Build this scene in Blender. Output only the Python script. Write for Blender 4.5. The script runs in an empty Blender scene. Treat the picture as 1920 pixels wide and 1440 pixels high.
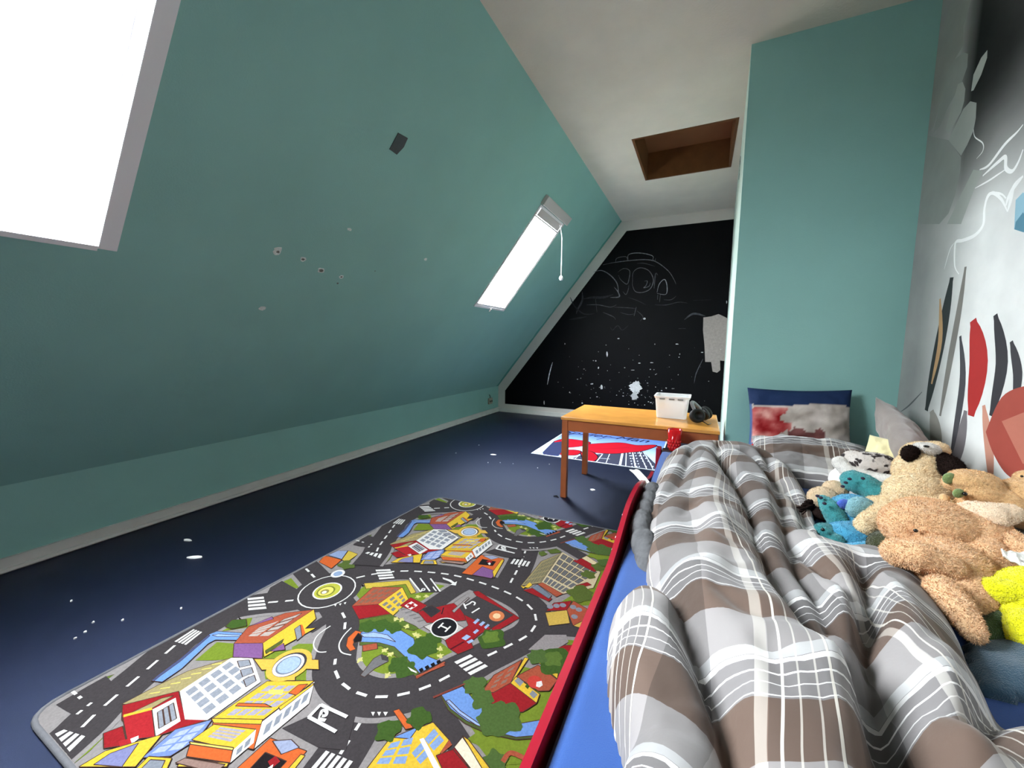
import bpy, bmesh, math, random
import numpy as np
from mathutils import Vector, Matrix, noise, geometry
random.seed(7); np.random.seed(7)
SC = bpy.context.scene
COL = SC.collection
# ------------------------------------------------------------------ camera
FPX = 736.67
CAM = Vector((0, 0, 1.0))
def _basis(yaw, pitch, roll):
    y, p, r = math.radians(yaw), math.radians(pitch), math.radians(roll)
    f = Vector((-math.sin(y)*math.cos(p), math.cos(y)*math.cos(p), -math.sin(p)))
    rt = Vector((math.cos(y), math.sin(y), 0)); up = rt.cross(f)
    return math.cos(r)*rt+math.sin(r)*up, -math.sin(r)*rt+math.cos(r)*up, f
RT, UP, FW = _basis(25.544, 5.963, 0.596)
cd = bpy.data.cameras.new('camera'); cam = bpy.data.objects.new('camera', cd); COL.objects.link(cam)
cd.sensor_width = 36; cd.lens = FPX*36/1920; cd.clip_start = 0.02
cam.matrix_world = Matrix(((RT.x, UP.x, -FW.x, CAM.x), (RT.y, UP.y, -FW.y, CAM.y), (RT.z, UP.z, -FW.z, CAM.z), (0, 0, 0, 1)))
SC.camera = cam
# ------------------------------------------------------------------ daylight and exposure
SKY_STRENGTH = 14.0
W = bpy.data.worlds.new('overcast_sky'); SC.world = W; W.use_nodes = True
bg = W.node_tree.nodes['Background']; bg.inputs[1].default_value = SKY_STRENGTH
_tc = W.node_tree.nodes.new('ShaderNodeTexCoord'); _sp = W.node_tree.nodes.new('ShaderNodeSeparateXYZ'); _rp = W.node_tree.nodes.new('ShaderNodeValToRGB'); _mr = W.node_tree.nodes.new('ShaderNodeMapRange')
_mr.inputs['From Min'].default_value = -1; W.node_tree.links.new(_tc.outputs['Generated'], _sp.inputs[0]); W.node_tree.links.new(_sp.outputs[2], _mr.inputs['Value']); W.node_tree.links.new(_mr.outputs[0], _rp.inputs[0]); W.node_tree.links.new(_rp.outputs[0], bg.inputs[0])
_e = _rp.color_ramp.elements            # overcast sky: zenith about three times the horizon, duller ground below
_e[0].position = 0.0; _e[0].color = (.16, .16, .15, 1); _e[1].position = 1.0; _e[1].color = (1.28, 1.32, 1.36, 1)
for _p, _c in ((.485, (.20, .20, .19, 1)), (.51, (.44, .46, .48, 1))): _k = _e.new(_p); _k.color = _c
SC.view_settings.view_transform = 'Standard'; SC.view_settings.look = 'None'
SC.view_settings.exposure = 2.33; SC.view_settings.gamma = 1.0; SC.view_settings.use_curve_mapping = False
try:
    SC.cycles.max_bounces = 12; SC.cycles.diffuse_bounces = 8; SC.cycles.sample_clamp_indirect = 6.0
except Exception: pass
# room dimensions (metres): x to the right, y into the room, z up
YF, D, XL, KN, XC, H = -2.0, 5.076, -2.648, 0.3723, -0.959, 2.4957
DP, XP, XP2, XR = 2.43, 0.1464, 0.249, 0.847
SV = Vector((XC-XL, 0, H-KN)); SLEN = SV.length; SV.normalize(); SN = Vector((SV.z, 0, -SV.x))   # slope: up-vector, normal into the room
def slope(y, s, off=0.0): return Vector((XL, y, KN)) + SV*s + SN*off
WF = (3.12, 3.70, 1.246, 2.25)      # far skylight y0 y1 s0 s1
WN = (-0.04, 0.64, 1.212, 2.25)     # near skylight
def portal(w, name):
    l = bpy.data.lights.new(name, 'AREA'); l.shape = 'RECTANGLE'; l.size = w[1]-w[0]; l.size_y = w[3]-w[2]
    l.cycles.is_portal = True
    o = bpy.data.objects.new(name, l); COL.objects.link(o)
    c = slope((w[0]+w[1])/2, (w[2]+w[3])/2, -0.17)
    o.matrix_world = Matrix.Translation(c) @ Matrix(((0, SV.x, -SN.x), (1, SV.y, -SN.y), (0, SV.z, -SN.z))).to_4x4()
portal(WF, 'skylight_portal'); portal(WN, 'skylight_portal')
# ------------------------------------------------------------------ helpers
def lin(c):
    c = c/255.0
    return c/12.92 if c <= 0.04045 else ((c+0.055)/1.055)**2.4
def rgb(*c): return (lin(c[0]), lin(c[1]), lin(c[2]), 1.0)
MATS = {}
def mat(name, col, rough=0.6, var=0.0, vscale=6.0, bump=0.0, bscale=200.0, spec=0.3, sheen=0.0, metal=0.0, attr=None, trans=0.0, detail=4.0):
    """principled material; var = colour mottling, bump = fine relief; attr = colour attribute that carries the print"""
    if name in MATS: return MATS[name]
    m = bpy.data.materials.new(name); m.use_nodes = True; MATS[name] = m
    nt = m.node_tree; N = nt.nodes; L = nt.links; b = N['Principled BSDF']
    b.inputs['Roughness'].default_value = rough; b.inputs['Metallic'].default_value = metal
    b.inputs['Specular IOR Level'].default_value = spec
    if sheen: b.inputs['Sheen Weight'].default_value = sheen; b.inputs['Sheen Roughness'].default_value = 0.5
    if trans: b.inputs['Transmission Weight'].default_value = trans
    tc = N.new('ShaderNodeTexCoord')
    c0 = rgb(*col) if len(col) == 3 and max(col) > 1 else col
    src = None
    if attr:
        a = N.new('ShaderNodeAttribute'); a.attribute_name = attr; src = a.outputs['Color']
    if var:
        n = N.new('ShaderNodeTexNoise'); n.inputs['Scale'].default_value = vscale; n.inputs['Detail'].default_value = detail
        L.new(tc.outputs['Object'], n.inputs['Vector'])
        r = N.new('ShaderNodeMapRange'); r.inputs['From Min'].default_value = 0.25; r.inputs['From Max'].default_value = 0.75
        r.inputs['To Min'].default_value = 1-var; r.inputs['To Max'].default_value = 1+var
        L.new(n.outputs[0], r.inputs['Value'])
        mx = N.new('ShaderNodeMix'); mx.data_type = 'RGBA'; mx.blend_type = 'MULTIPLY'; mx.inputs[0].default_value = 1.0
        if src: L.new(src, mx.inputs[6])
        else: mx.inputs[6].default_value = c0
        cmb = N.new('ShaderNodeCombineColor')
        for i in range(3): L.new(r.outputs[0], cmb.inputs[i])
        L.new(cmb.outputs[0], mx.inputs[7]); src = mx.outputs[2]
    if src: L.new(src, b.inputs['Base Color'])
    else: b.inputs['Base Color'].default_value = c0
    if bump:
        n2 = N.new('ShaderNodeTexNoise'); n2.inputs['Scale'].default_value = bscale; n2.inputs['Detail'].default_value = 3
        L.new(tc.outputs['Object'], n2.inputs['Vector'])
        bp = N.new('ShaderNodeBump'); bp.inputs['Strength'].default_value = bump; bp.inputs['Distance'].default_value = 0.004
        L.new(n2.outputs[0], bp.inputs['Height']); L.new(bp.outputs[0], b.inputs['Normal'])
    return m
def tag(o, label=None, cat=None, group=None, kind=None):
    if label: o['label'] = label
    if cat: o['category'] = cat
    if group: o['group'] = group
    if kind: o['kind'] = kind
    return o
def empty(name, loc=(0, 0, 0), rz=0.0):
    o = bpy.data.objects.new(name, None); COL.objects.link(o); o.location = loc; o.rotation_euler = (0, 0, rz); o.empty_display_size = 0.05
    return o
def link(name, me, parent=None, m=None, smooth=False):
    o = bpy.data.objects.new(name, me); COL.objects.link(o)
    if m:
        me.materials.clear(); me.materials.append(m)
    if smooth:
        me.polygons.foreach_set('use_smooth', [True]*len(me.polygons))
    if parent: o.parent = parent; o.matrix_parent_inverse = parent_inv(parent)
    return o
def parent_inv(p):
    M = Matrix.Identity(4); q = p
    while q is not None:
        M = (Matrix.Translation(q.location) @ q.rotation_euler.to_matrix().to_4x4() @ Matrix.Diagonal((*q.scale, 1)) if q.parent is None else q.matrix_parent_inverse @ q.matrix_basis) @ M
        q = q.parent
    return M.inverted()
class MB:
    """collects boxes, tubes, lathes and polygons and links them as one mesh (world coordinates)"""
    def __init__(s): s.v = []; s.f = []; s.c = []
    def quad(s, a, b, c, d): return s.poly([a, b, c, d])
    def poly(s, pts, col=None):
        i = len(s.v); s.v += [tuple(p) for p in pts]; s.f.append(tuple(range(i, i+len(pts)))); s.c.append(col); return s
    def box(s, c, d, R=None):
        c = Vector(c); R = R or Matrix.Identity(3); i = len(s.v)
        for x in (-.5, .5):
            for y in (-.5, .5):
                for z in (-.5, .5): s.v.append(tuple(c + R @ Vector((x*d[0], y*d[1], z*d[2]))))
        for f in ((0, 1, 3, 2), (4, 6, 7, 5), (0, 4, 5, 1), (2, 3, 7, 6), (0, 2, 6, 4), (1, 5, 7, 3)):
            s.f.append(tuple(i+k for k in f)); s.c.append(None)
        return s
    def bx(s, x0, x1, y0, y1, z0, z1): return s.box(((x0+x1)/2, (y0+y1)/2, (z0+z1)/2), (x1-x0, y1-y0, z1-z0))
    def tube(s, pts, r, n=8, cap=True):
        pts = [Vector(p) for p in pts]; rs = r if isinstance(r, (list, tuple)) else [r]*len(pts); base = len(s.v)
        ref = Vector((0.3, 0.2, 0.93)).normalized()
        for k, p in enumerate(pts):
            t = (pts[min(k+1, len(pts)-1)]-pts[max(k-1, 0)]).normalized()
            a = t.cross(ref)
            if a.length < 1e-3: a = t.cross(Vector((1, 0, 0)))
            a.normalize(); b = t.cross(a)
            for j in range(n):
                th = 2*math.pi*j/n; s.v.append(tuple(p + (a*math.cos(th)+b*math.sin(th))*rs[k]))
        for k in range(len(pts)-1):
            for j in range(n):
                s.f.append((base+k*n+j, base+k*n+(j+1) % n, base+(k+1)*n+(j+1) % n, base+(k+1)*n+j)); s.c.append(None)
        if cap:
            s.f.append(tuple(base+j for j in range(n))[::-1]); s.f.append(tuple(base+(len(pts)-1)*n+j for j in range(n))); s.c += [None, None]
        return s
    def lathe(s, prof, c=(0, 0, 0), n=28, R=None):
        c = Vector(c); R = R or Matrix.Identity(3); base = len(s.v)
        for (r, z) in prof:
            for j in range(n):
                th = 2*math.pi*j/n; s.v.append(tuple(c + R @ Vector((r*math.cos(th), r*math.sin(th), z))))
        for k in range(len(prof)-1):
            for j in range(n):
                s.f.append((base+k*n+j, base+k*n+(j+1) % n, base+(k+1)*n+(j+1) % n, base+(k+1)*n+j)); s.c.append(None)
        return s
    def build(s, name, m, parent=None, smooth=False, bevel=0.0, seg=2, fix=True):
        me = bpy.data.meshes.new(name); me.from_pydata(s.v, [], s.f); me.update()
        if fix:
            bm = bmesh.new(); bm.from_mesh(me); bmesh.ops.remove_doubles(bm, verts=bm.verts, dist=1e-6)
            bmesh.ops.recalc_face_normals(bm, faces=bm.faces)
            if bevel: bmesh.ops.bevel(bm, geom=list(bm.edges), offset=bevel, segments=seg, affect='EDGES', profile=0.6)
            bm.to_mesh(me); bm.free()
        if any(c for c in s.c) and not fix:
            a = me.color_attributes.new('print', 'FLOAT_COLOR', 'CORNER')
            buf = []
            for f, c in zip(s.f, s.c): buf += list(rgb(*(c or (128, 128, 128))))*len(f)
            a.data.foreach_set('color', buf)
        o = link(name, me, parent, m, smooth)
        if bevel and smooth: pass
        return o
def ray(px, py): return FW + RT*((px-960)/FPX) - UP*((py-720)/FPX)
def on_plane(px, py, p0, n):
    """world point of a feature known to lie on a given plane of the room"""
    d = ray(px, py); return CAM + d*((Vector(p0)-CAM).dot(n)/d.dot(n))
def atz(px, py, z): return on_plane(px, py, (0, 0, z), Vector((0, 0, 1)))
def aty(px, py, y): return on_plane(px, py, (0, y, 0), Vector((0, 1, 0)))
def atx(px, py, x): return on_plane(px, py, (x, 0, 0), Vector((1, 0, 0)))
def ats(px, py, off=0.0): return on_plane(px, py, slope(0, 0, off), SN)
def struct(o, label=None): return tag(o, label, None, None, 'structure')
# ------------------------------------------------------------------ room shell
M_TEAL = mat('teal_wall_paint', (140, 186, 179), 0.62, 0.045, 3.0, 0.12, 160, 0.25)
M_WHITE = mat('white_wall_paint', (206, 200, 193), 0.7, 0.04, 4.0, 0.1, 140, 0.25)
M_TRIM = mat('white_trim_paint', (204, 203, 198), 0.5, 0.06, 9.0, 0.1, 60)
M_WINDOW = mat('white_window_frame', (232, 231, 234), 0.4, 0.0)
m = mat('navy_carpet', (10, 14, 34), 0.40, 0.3, 26.0, 0.45, 900, 0.55, detail=8); m.node_tree.nodes['Principled BSDF'].inputs['Specular Tint'].default_value = (.46, .58, 1.0, 1)
fl = MB().quad((XL-.05, YF, 0), (XR+.05, YF, 0), (XR+.05, D+.05, 0), (XL-.05, D+.05, 0)).build('floor', m); struct(fl, 'dark navy carpet floor with lint and paint flakes')
# ceiling with the loft hatch opening
HX0, HX1, HY0, HY1, HZ = -0.525, 0.128, 3.145, 3.915, 2.722
c = MB()
for (x0, x1, y0, y1) in ((XC, HX0, YF, D), (HX1, XR, YF, D), (HX0, HX1, YF, HY0), (HX0, HX1, HY1, D)):
    c.quad((x0, y0, H), (x0, y1, H), (x1, y1, H), (x1, y0, H))
ceil = c.build('ceiling', mat('ceiling_paint', (226, 219, 206), 0.75, 0.05, 5.0, 0.25, 90, 0.2)); struct(ceil, 'off white painted flat ceiling above the sloped wall')
wl = MB().quad((XL, YF, 0), (XL, D, 0), (XL, D, KN), (XL, YF, KN)).build('wall_left', M_TEAL); struct(wl, 'low teal knee wall under the slope')
def slope_panel():
    c = MB(); ys = [YF, WN[0], WN[1], WF[0], WF[1], D]
    for k in range(5):
        y0, y1 = ys[k], ys[k+1]
        w = WN if k == 1 else WF if k == 3 else None
        for (s0, s1) in (((0, w[2]), (w[3], SLEN)) if w else ((0, SLEN),)):
            c.quad(slope(y0, s0), slope(y1, s0), slope(y1, s1), slope(y0, s1))
    return c
ws = slope_panel().build('wall_slope', M_TEAL); struct(ws, 'teal painted sloping attic wall with two roof windows')
wb = MB().poly([(XL, D, 0), (XL, D, KN), (XC, D, H), (XP2, D, H), (XP2, D, 0)]).build('wall_back', M_WHITE); struct(wb, 'white gable wall framing the black chalkboard')
# pillar: front face to the camera, narrow side face towards the gable
wp = MB().quad((XP, DP, 0), (XR, DP, 0), (XR, DP, H), (XP, DP, H)).build('wall_pillar', M_TEAL); struct(wp, 'teal wall face at the head of the bed')
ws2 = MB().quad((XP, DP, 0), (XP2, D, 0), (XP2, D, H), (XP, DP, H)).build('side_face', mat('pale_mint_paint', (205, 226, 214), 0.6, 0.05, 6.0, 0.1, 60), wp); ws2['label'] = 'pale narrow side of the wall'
wr = MB().quad((XR, YF, 0), (XR, DP, 0), (XR, DP, H), (XR, YF, H)).build('wall_right', M_WHITE); struct(wr, 'right wall covered by the grey and white photo mural')
wf = MB().poly([(XL, YF, 0), (XL, YF, KN), (XC, YF, H), (XR, YF, H), (XR, YF, 0)]).build('wall_front', mat('front_wall_paint', (84, 104, 102), 0.7)); struct(wf, 'plain muted teal wall behind the viewer')
# baseboards
b = MB(); n = 60
for k in range(n):
    y0 = YF + (D-YF)*k/n; y1 = YF+(D-YF)*(k+1)/n
    b.bx(XL, XL+.016, y0, y1, 0, .062)
bl = b.build('baseboard_left', M_TRIM); struct(bl, 'chipped white baseboard along the knee wall')
bb = MB().bx(XL, XP2, D-.016, D, 0, .055).build('baseboard_back', M_TRIM); struct(bb, 'white baseboard under the chalkboard')
cv = MB().tube([(XL+.022, y, .011) for y in np.linspace(YF, D-.03, 30)], .011, 6).build('cover_strip', M_TRIM, bl)
cv2 = MB().bx(XL, XP2, D-.024, D-.016, 0, .02).build('cover_strip', M_TRIM, bb)
# loft hatch
M_HATCH = mat('hatch_wood', (108, 70, 40), 0.5, 0.18, 14.0, 0.1, 60, 0.3, detail=8)
ht = empty('door_1', ((HX0+HX1)/2, (HY0+HY1)/2, H)); struct(ht, 'brown wooden loft hatch recessed in the ceiling')
t = .018
for nm, bxs in (('frame_board', (HX0-t, HX0, HY0, HY1, H-.002, HZ)), ('frame_board', (HX1, HX1+t, HY0, HY1, H-.002, HZ)),
                ('frame_board', (HX0-t, HX1+t, HY1, HY1+t, H-.002, HZ)), ('frame_board', (HX0-t, HX1+t, HY0-t, HY0, H-.002, HZ)),
                ('hatch_lid', (HX0-t, HX1+t, HY0-t, HY1+t, HZ, HZ+t))):
    MB().bx(*bxs).build(nm, M_HATCH if nm == 'frame_board' else mat('hatch_lid_wood', (124, 80, 52), 0.5, 0.12, 5.0), ht)
# skylights -----------------------------------------------------------
def glass_mat():
    m = bpy.data.materials.new('window_glass'); m.use_nodes = True; nt = m.node_tree; nt.nodes.clear()
    o = nt.nodes.new('ShaderNodeOutputMaterial'); mx = nt.nodes.new('ShaderNodeMixShader'); tr = nt.nodes.new('ShaderNodeBsdfTransparent')
    g = nt.nodes.new('ShaderNodeBsdfGlossy'); g.inputs['Roughness'].default_value = 0.02; fr = nt.nodes.new('ShaderNodeFresnel'); fr.inputs[0].default_value = 1.3
    tr.inputs[0].default_value = (.93, .96, .97, 1)
    nt.links.new(fr.outputs[0], mx.inputs[0]); nt.links.new(tr.outputs[0], mx.inputs[1]); nt.links.new(g.outputs[0], mx.inputs[2]); nt.links.new(mx.outputs[0], o.inputs[0])
    return m
GLASS = glass_mat()
RS = Matrix(((0, SV.x, SN.x), (1, SV.y, SN.y), (0, SV.z, SN.z)))     # local axes: y, up the slope, normal
def sbox(mb, y0, y1, s0, s1, o0, o1): mb.box(slope((y0+y1)/2, (s0+s1)/2, (o0+o1)/2), (y1-y0, s1-s0, o1-o0), RS); return mb
def skylight(name, w, trimw, label, sash, dep):
    y0, y1, s0, s1 = w
    root = empty(name, slope((y0+y1)/2, s0)); struct(root, label)
    for (a, b2, c2, d2) in ((y0-.015, y0, s0-.015, s1+.015), (y1, y1+.015, s0-.015, s1+.015), (y0, y1, s0-.015, s0), (y0, y1, s1, s1+.015)):
        sbox(MB(), a, b2, c2, d2, -dep, -.001).build('reveal_board', M_WINDOW, root)
    if trimw:
        for (a, b2, c2, d2) in ((y0-trimw, y0, s0-.01, s1+trimw), (y1, y1+trimw, s0-.01, s1+trimw), (y0, y1, s1, s1+trimw), (y0, y1, s0-.02, s0)):
            sbox(MB(), a, b2, c2, d2, 0.0005, .008).build('trim_board', M_WINDOW, root, bevel=.002)
    sh = MB()
    for (a, b2, c2, d2) in ((y0, y0+sash, s0, s1), (y1-sash, y1, s0, s1), (y0+sash, y1-sash, s0, s0+sash), (y0+sash, y1-sash, s1-sash, s1)):
        sbox(sh, a, b2, c2, d2, -dep+.025, -dep+.07)
    sh.build('sash_frame', M_WINDOW, root)
    MB().quad(*[slope(*q, -dep+.045) for q in ((y0+sash, s0+sash), (y1-sash, s0+sash), (y1-sash, s1-sash), (y0+sash, s1-sash))]).build('pane', GLASS, root)
    return root
w1 = skylight('window_1', WF, 0.0, 'narrow bright roof window with a hanging blind cord', .02, .062)
w2 = skylight('window_2', WN, .05, 'large glaring roof window in the sloped wall nearest the viewer', .02, .15)
# blind casing, inner rail, cord on the far skylight
M_CASE = mat('blind_casing_grey', (196, 190, 188), 0.4)
sbox(MB(), WF[0]-.015, WF[1]+.035, WF[3]+.005, WF[3]+.085, .0, .035).build('blind_casing', M_CASE, w1, bevel=.006)
sbox(MB(), WF[0]+.03, WF[1]-.03, WF[3]-.085, WF[3]-.02, -.01, .012).build('ventilation_bar', M_CASE, w1, bevel=.004)
sbox(MB(), WF[0]+.02, WF[1]-.01, WF[3]-.1, WF[3]-.088, -.005, .008).build('blind_rail', mat('dark_grey_plastic', (90, 88, 90), 0.4), w1)
sbox(MB(), WF[1]-.002, WF[1]+.008, WF[2], WF[3]+.01, .0, .012).build('edge_bead', M_CASE, w1)
sbox(MB(), WF[0]-.006, WF[1]+.006, WF[2]-.02, WF[2], .0, .012).build('bottom_rail', M_WINDOW, w1, bevel=.003)
cp = slope(WF[1]-.09, WF[3]-.03, .02); ce = Vector((cp.x+.03, cp.y-.01, 1.61))
MB().tube([cp, cp+Vector((.012, 0, -.03)), Vector((ce.x, ce.y, cp.z-.12)), ce], .004, 6).build('blind_cord', M_WINDOW, w1)
kb = MB().lathe([(0, -.022), (.014, -.018), (.02, 0), (.014, .016), (.004, .024), (0, .026)], ce, 14).build('cord_knob', M_WINDOW, w1, smooth=True)
q = ats(918, 577)
MB().tube([q+SN*.005, q+SN*.02, q+SN*.02-SV*.03], .006, 6).build('pull_tab', M_CASE, w1)
# ------------------------------------------------------------------ flat prints (rugs, mural, chalk): polygons laid on their own surface
class Print:
    """layers of coloured polygons on one surface: to3(point2d, lift) gives the world point, clip = polygon bounds in the surface's 2d"""
    def __init__(s, to3, clip=None, step=4e-6, z0=2e-5): s.to3 = to3; s.clip = clip; s.items = []; s.step = step; s.z0 = z0
    def _clip(s, P):
        if not s.clip: return P
        C = s.clip
        for i in range(len(C)):
            a, b = C[i], C[(i+1) % len(C)]; out = []
            def side(p): return (b[0]-a[0])*(p[1]-a[1])-(b[1]-a[1])*(p[0]-a[0])
            for j in range(len(P)):
                p, q = P[j], P[(j+1) % len(P)]; sp, sq = side(p), side(q)
                if sp >= 0: out.append(p)
                if (sp >= 0) != (sq >= 0):
                    t = sp/(sp-sq); out.append((p[0]+(q[0]-p[0])*t, p[1]+(q[1]-p[1])*t))
            P = out
            if len(P) < 3: return []
        return P
    def poly(s, P, col): s.items.append((P, col))
    def disc(s, c, r, col, n=26, ry=None, wob=0.0):
        s.poly([(c[0]+r*(1+wob*math.sin(5*t+c[0]*40))*math.cos(t), c[1]+(ry or r)*(1+wob*math.cos(4*t+c[1]*30))*math.sin(t)) for t in [2*math.pi*k/n for k in range(n)]], col)
    def line(s, pts, w, col, dash=None, closed=False, taper=False):
        pts = smooth2(pts, closed); L = [0]
        for k in range(len(pts)-1): L.append(L[-1]+math.dist(pts[k], pts[k+1]))
        def off(k):
            a, b = pts[max(k-1, 0)], pts[min(k+1, len(pts)-1)]; d = math.dist(a, b) or 1
            return (-(b[1]-a[1])/d, (b[0]-a[0])/d)
        if dash:
            p = 0.0
            while p < L[-1]-dash[0]*.6:
                a, b = at_len(pts, L, p), at_len(pts, L, min(p+dash[0], L[-1])); d = math.dist(a, b) or 1
                nx, ny = -(b[1]-a[1])/d*w/2, (b[0]-a[0])/d*w/2
                s.poly([(a[0]+nx, a[1]+ny), (b[0]+nx, b[1]+ny), (b[0]-nx, b[1]-ny), (a[0]-nx, a[1]-ny)], col); p += dash[0]+dash[1]
            return
        Lh, Rh = [], []
        for k in range(len(pts)):
            n = off(k); ww = w/2*(math.sin(math.pi*min(max(L[k]/L[-1], .04), .96))**.5 if taper else 1)
            Lh.append((pts[k][0]+n[0]*ww, pts[k][1]+n[1]*ww)); Rh.append((pts[k][0]-n[0]*ww, pts[k][1]-n[1]*ww))
        for k in range(len(pts)-1): s.items.append(([Lh[k], Lh[k+1], Rh[k+1], Rh[k]], col, k > 0))
    def build(s, name, m, parent, kind=None):
        mb = MB(); lay = 0
        for it in s.items:
            P, col = it[0], it[1]
            if not (len(it) > 2 and it[2]): lay += 1
            P = s._clip(list(P))
            if len(P) < 3: continue
            h = s.z0+lay*s.step
            if len(P) == 4 and len(it) > 2: mb.poly([s.to3(p, h) for p in P], col); continue
            tri = geometry.tessellate_polygon([[Vector((p[0], p[1], 0)) for p in P]])
            for tr in tri:
                a = [P[i] for i in tr]
                if (a[1][0]-a[0][0])*(a[2][1]-a[0][1])-(a[1][1]-a[0][1])*(a[2][0]-a[0][0]) < 0: a = a[::-1]
                mb.poly([s.to3(p, h) for p in a], col)
        o = mb.build(name, m, parent, fix=False)
        if kind: o['kind'] = kind
        return o
def at_len(pts, L, p):
    for k in range(len(L)-1):
        if L[k+1] >= p:
            t = (p-L[k])/((L[k+1]-L[k]) or 1); return (pts[k][0]+(pts[k+1][0]-pts[k][0])*t, pts[k][1]+(pts[k+1][1]-pts[k][1])*t)
    return pts[-1]
def smooth2(P, closed=False, n=6):
    if len(P) < 3: return list(P)
    out = []; Q = list(P)
    for k in range(len(Q)-1):
        p0, p1, p2, p3 = Q[max(k-1, 0)], Q[k], Q[k+1], Q[min(k+2, len(Q)-1)]
        for j in range(n):
            t = j/n
            out.append(tuple(.5*((2*p1[i])+(-p0[i]+p2[i])*t+(2*p0[i]-5*p1[i]+4*p2[i]-p3[i])*t*t+(-p0[i]+3*p1[i]-3*p2[i]+p3[i])*t**3) for i in range(2)))
    out.append(tuple(Q[-1])); return out
# ------------------------------------------------------------------ play-street rug
RZ = 0.009
PV = (0.0445, 0.973)                                   # repeat of the printed town
RC = [(-1.556, .300), (0.0, .285), (0.0, 2.065), (-1.484, 2.000)]
def rounded(P, r, n=5):
    out = []
    for i in range(len(P)):
        a, b, c = Vector(P[i-1]), Vector(P[i]), Vector(P[(i+1) % len(P)]); u = (a-b).normalized(); v = (c-b).normalized()
        for k in range(n+1):
            t = k/n; p = (b+u*r)*(1-t)**2 + b*2*t*(1-t) + (b+v*r)*t*t; out.append((p.x, p.y))
    return out
RO = rounded(RC, .07)
rug = empty('play_rug', (-.8, 1.1, 0)); tag(rug, 'colourful play street rug with printed roads and buildings on navy carpet', 'rug')
M_PRINT = mat('rug_print', (128, 128, 128), 0.95, 0.16, 160.0, 0.8, 1100, 0.05, attr='print', detail=6)
mb = MB(); k = len(RO)
mb.poly([(x, y, RZ) for x, y in RO]); mb.poly([(x, y, .001) for x, y in RO][::-1])
for i in range(k):
    a, b = RO[i], RO[(i+1) % k]; mb.quad((a[0], a[1], .001), (b[0], b[1], .001), (b[0], b[1], RZ), (a[0], a[1], RZ))
mb.build('rug_body', mat('rug_sidewalk_grey', (126, 121, 120), 0.95, 0.14, 160, 0.8, 1100, 0.05, detail=6), rug)
mb = MB(); mb.tube([(x, y, RZ*.62) for x, y in RO+[RO[0]]], .0075, 6); mb.build('bound_edge', mat('grey_binding', (92, 92, 96), 0.9, 0.1, 90, 0.5, 700), rug, smooth=True)
CROPS = {'A': (60, 1020, 3.2), 'B': (440, 1100, 3.84), 'C': (560, 920, 3.0968), 'E': (720, 920, 4.1739), 'F': (780, 1180, 4.8), 'P': (0, 0, 1.0)}
def T(crop, s):
    ox, oy, k = CROPS[crop]; out = []
    for w in s.split():
        x, y = w.split(','); p = atz(ox+float(x)/k, oy+float(y)/k, RZ); out.append((p.x, p.y))
    return out
ROAD, SIDE, GRN, DGRN = (66, 61, 63), (146, 140, 139), (118, 140, 38), (62, 92, 34)
YEL, ORA, RED, BLU, PUR, WHT, TAN, BRK, GRY, LYEL = (226, 186, 48), (214, 96, 40), (158, 28, 34), (104, 146, 214), (128, 84, 140), (228, 226, 222), (160, 146, 98), (172, 80, 54), (132, 138, 150), (238, 214, 96)
ART = []      # (kind, points, colour, extra) of one printed tile
def AP(crop, col, s): ART.append(('p', T(crop, s), col))
WALK = []
def AL(crop, col, w, s, dash=None):
    if col == ROAD: WALK.append(('l', T(crop, s), SIDE, w+.03, None))
    ART.append(('l', T(crop, s), col, w, dash))
def AD(crop, col, r, s, ry=None, wob=0.0): ART.append(('d', T(crop, s)[0], col, r, ry, wob))
def lerp2(a, b, t): return (a[0]+(b[0]-a[0])*t, a[1]+(b[1]-a[1])*t)
def AG(crop, cells, s, nu, nv, m=.16):     # grid of window cells inside a traced quad a b c d
    a, b, c, d = T(crop, s)
    for i in range(nu):
        for j in range(nv):
            q = []
            for (u, v) in ((i+m, j+m), (i+1-m, j+m), (i+1-m, j+1-m), (i+m, j+1-m)):
                u /= nu; v /= nv; q.append(lerp2(lerp2(a, b, u), lerp2(d, c, u), v))
            ART.append(('p', q, cells))
def AZ(crop, s, n):                          # zebra crossing: n stripes inside a traced quad, stripes run a->b, stacked a->d
    a, b, c, d = T(crop, s)
    for i in range(n):
        v0, v1 = (i+.18)/n, (i+.82)/n
        ART.append(('p', [lerp2(a, d, v0), lerp2(b, c, v0), lerp2(b, c, v1), lerp2(a, d, v1)], WHT))
# greens
AP('B', GRN, '895,240 1130,205 1380,330 1520,430 1600,500 1440,545 1300,655 1150,685 1000,675 880,610 845,500 900,400 880,300')
AP('C', GRN, '770,512 880,570 680,655 610,620 700,592 820,592'); AP('C', GRN, '300,640 390,535 640,520 680,590 650,640 560,720 350,750')
AP('E', GRN, '1390,870 1560,760 1700,520 1900,480 1900,700 1650,900 1500,900'); AP('E', GRN, '1380,420 1560,300 1700,330 1900,360 1900,560 1700,540 1480,480')
AP('F', GRN, '140,625 220,600 300,730 450,840 650,930 900,995 1250,960 1250,1150 1000,1210 700,1230 560,1050 380,930')
AP('F', GRN, '470,500 560,440 640,480 640,560 760,760 1000,740 1300,560 1300,810 830,880 690,800 560,680')
AP('F', GRN, '1360,60 1500,40 1480,160 1360,140')
AP('A', GRN, '980,700 1110,590 1230,600 1230,690 1080,700'); AP('A', GRN, '1080,500 1210,425 1330,425 1300,500 1140,525 1060,540')
AP('A', GRN, '1380,655 1560,635 1740,650 1720,740 1690,822 1400,812'); AP('A', GRN, '1560,620 1600,600 1740,600 1740,650 1560,640')
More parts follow.
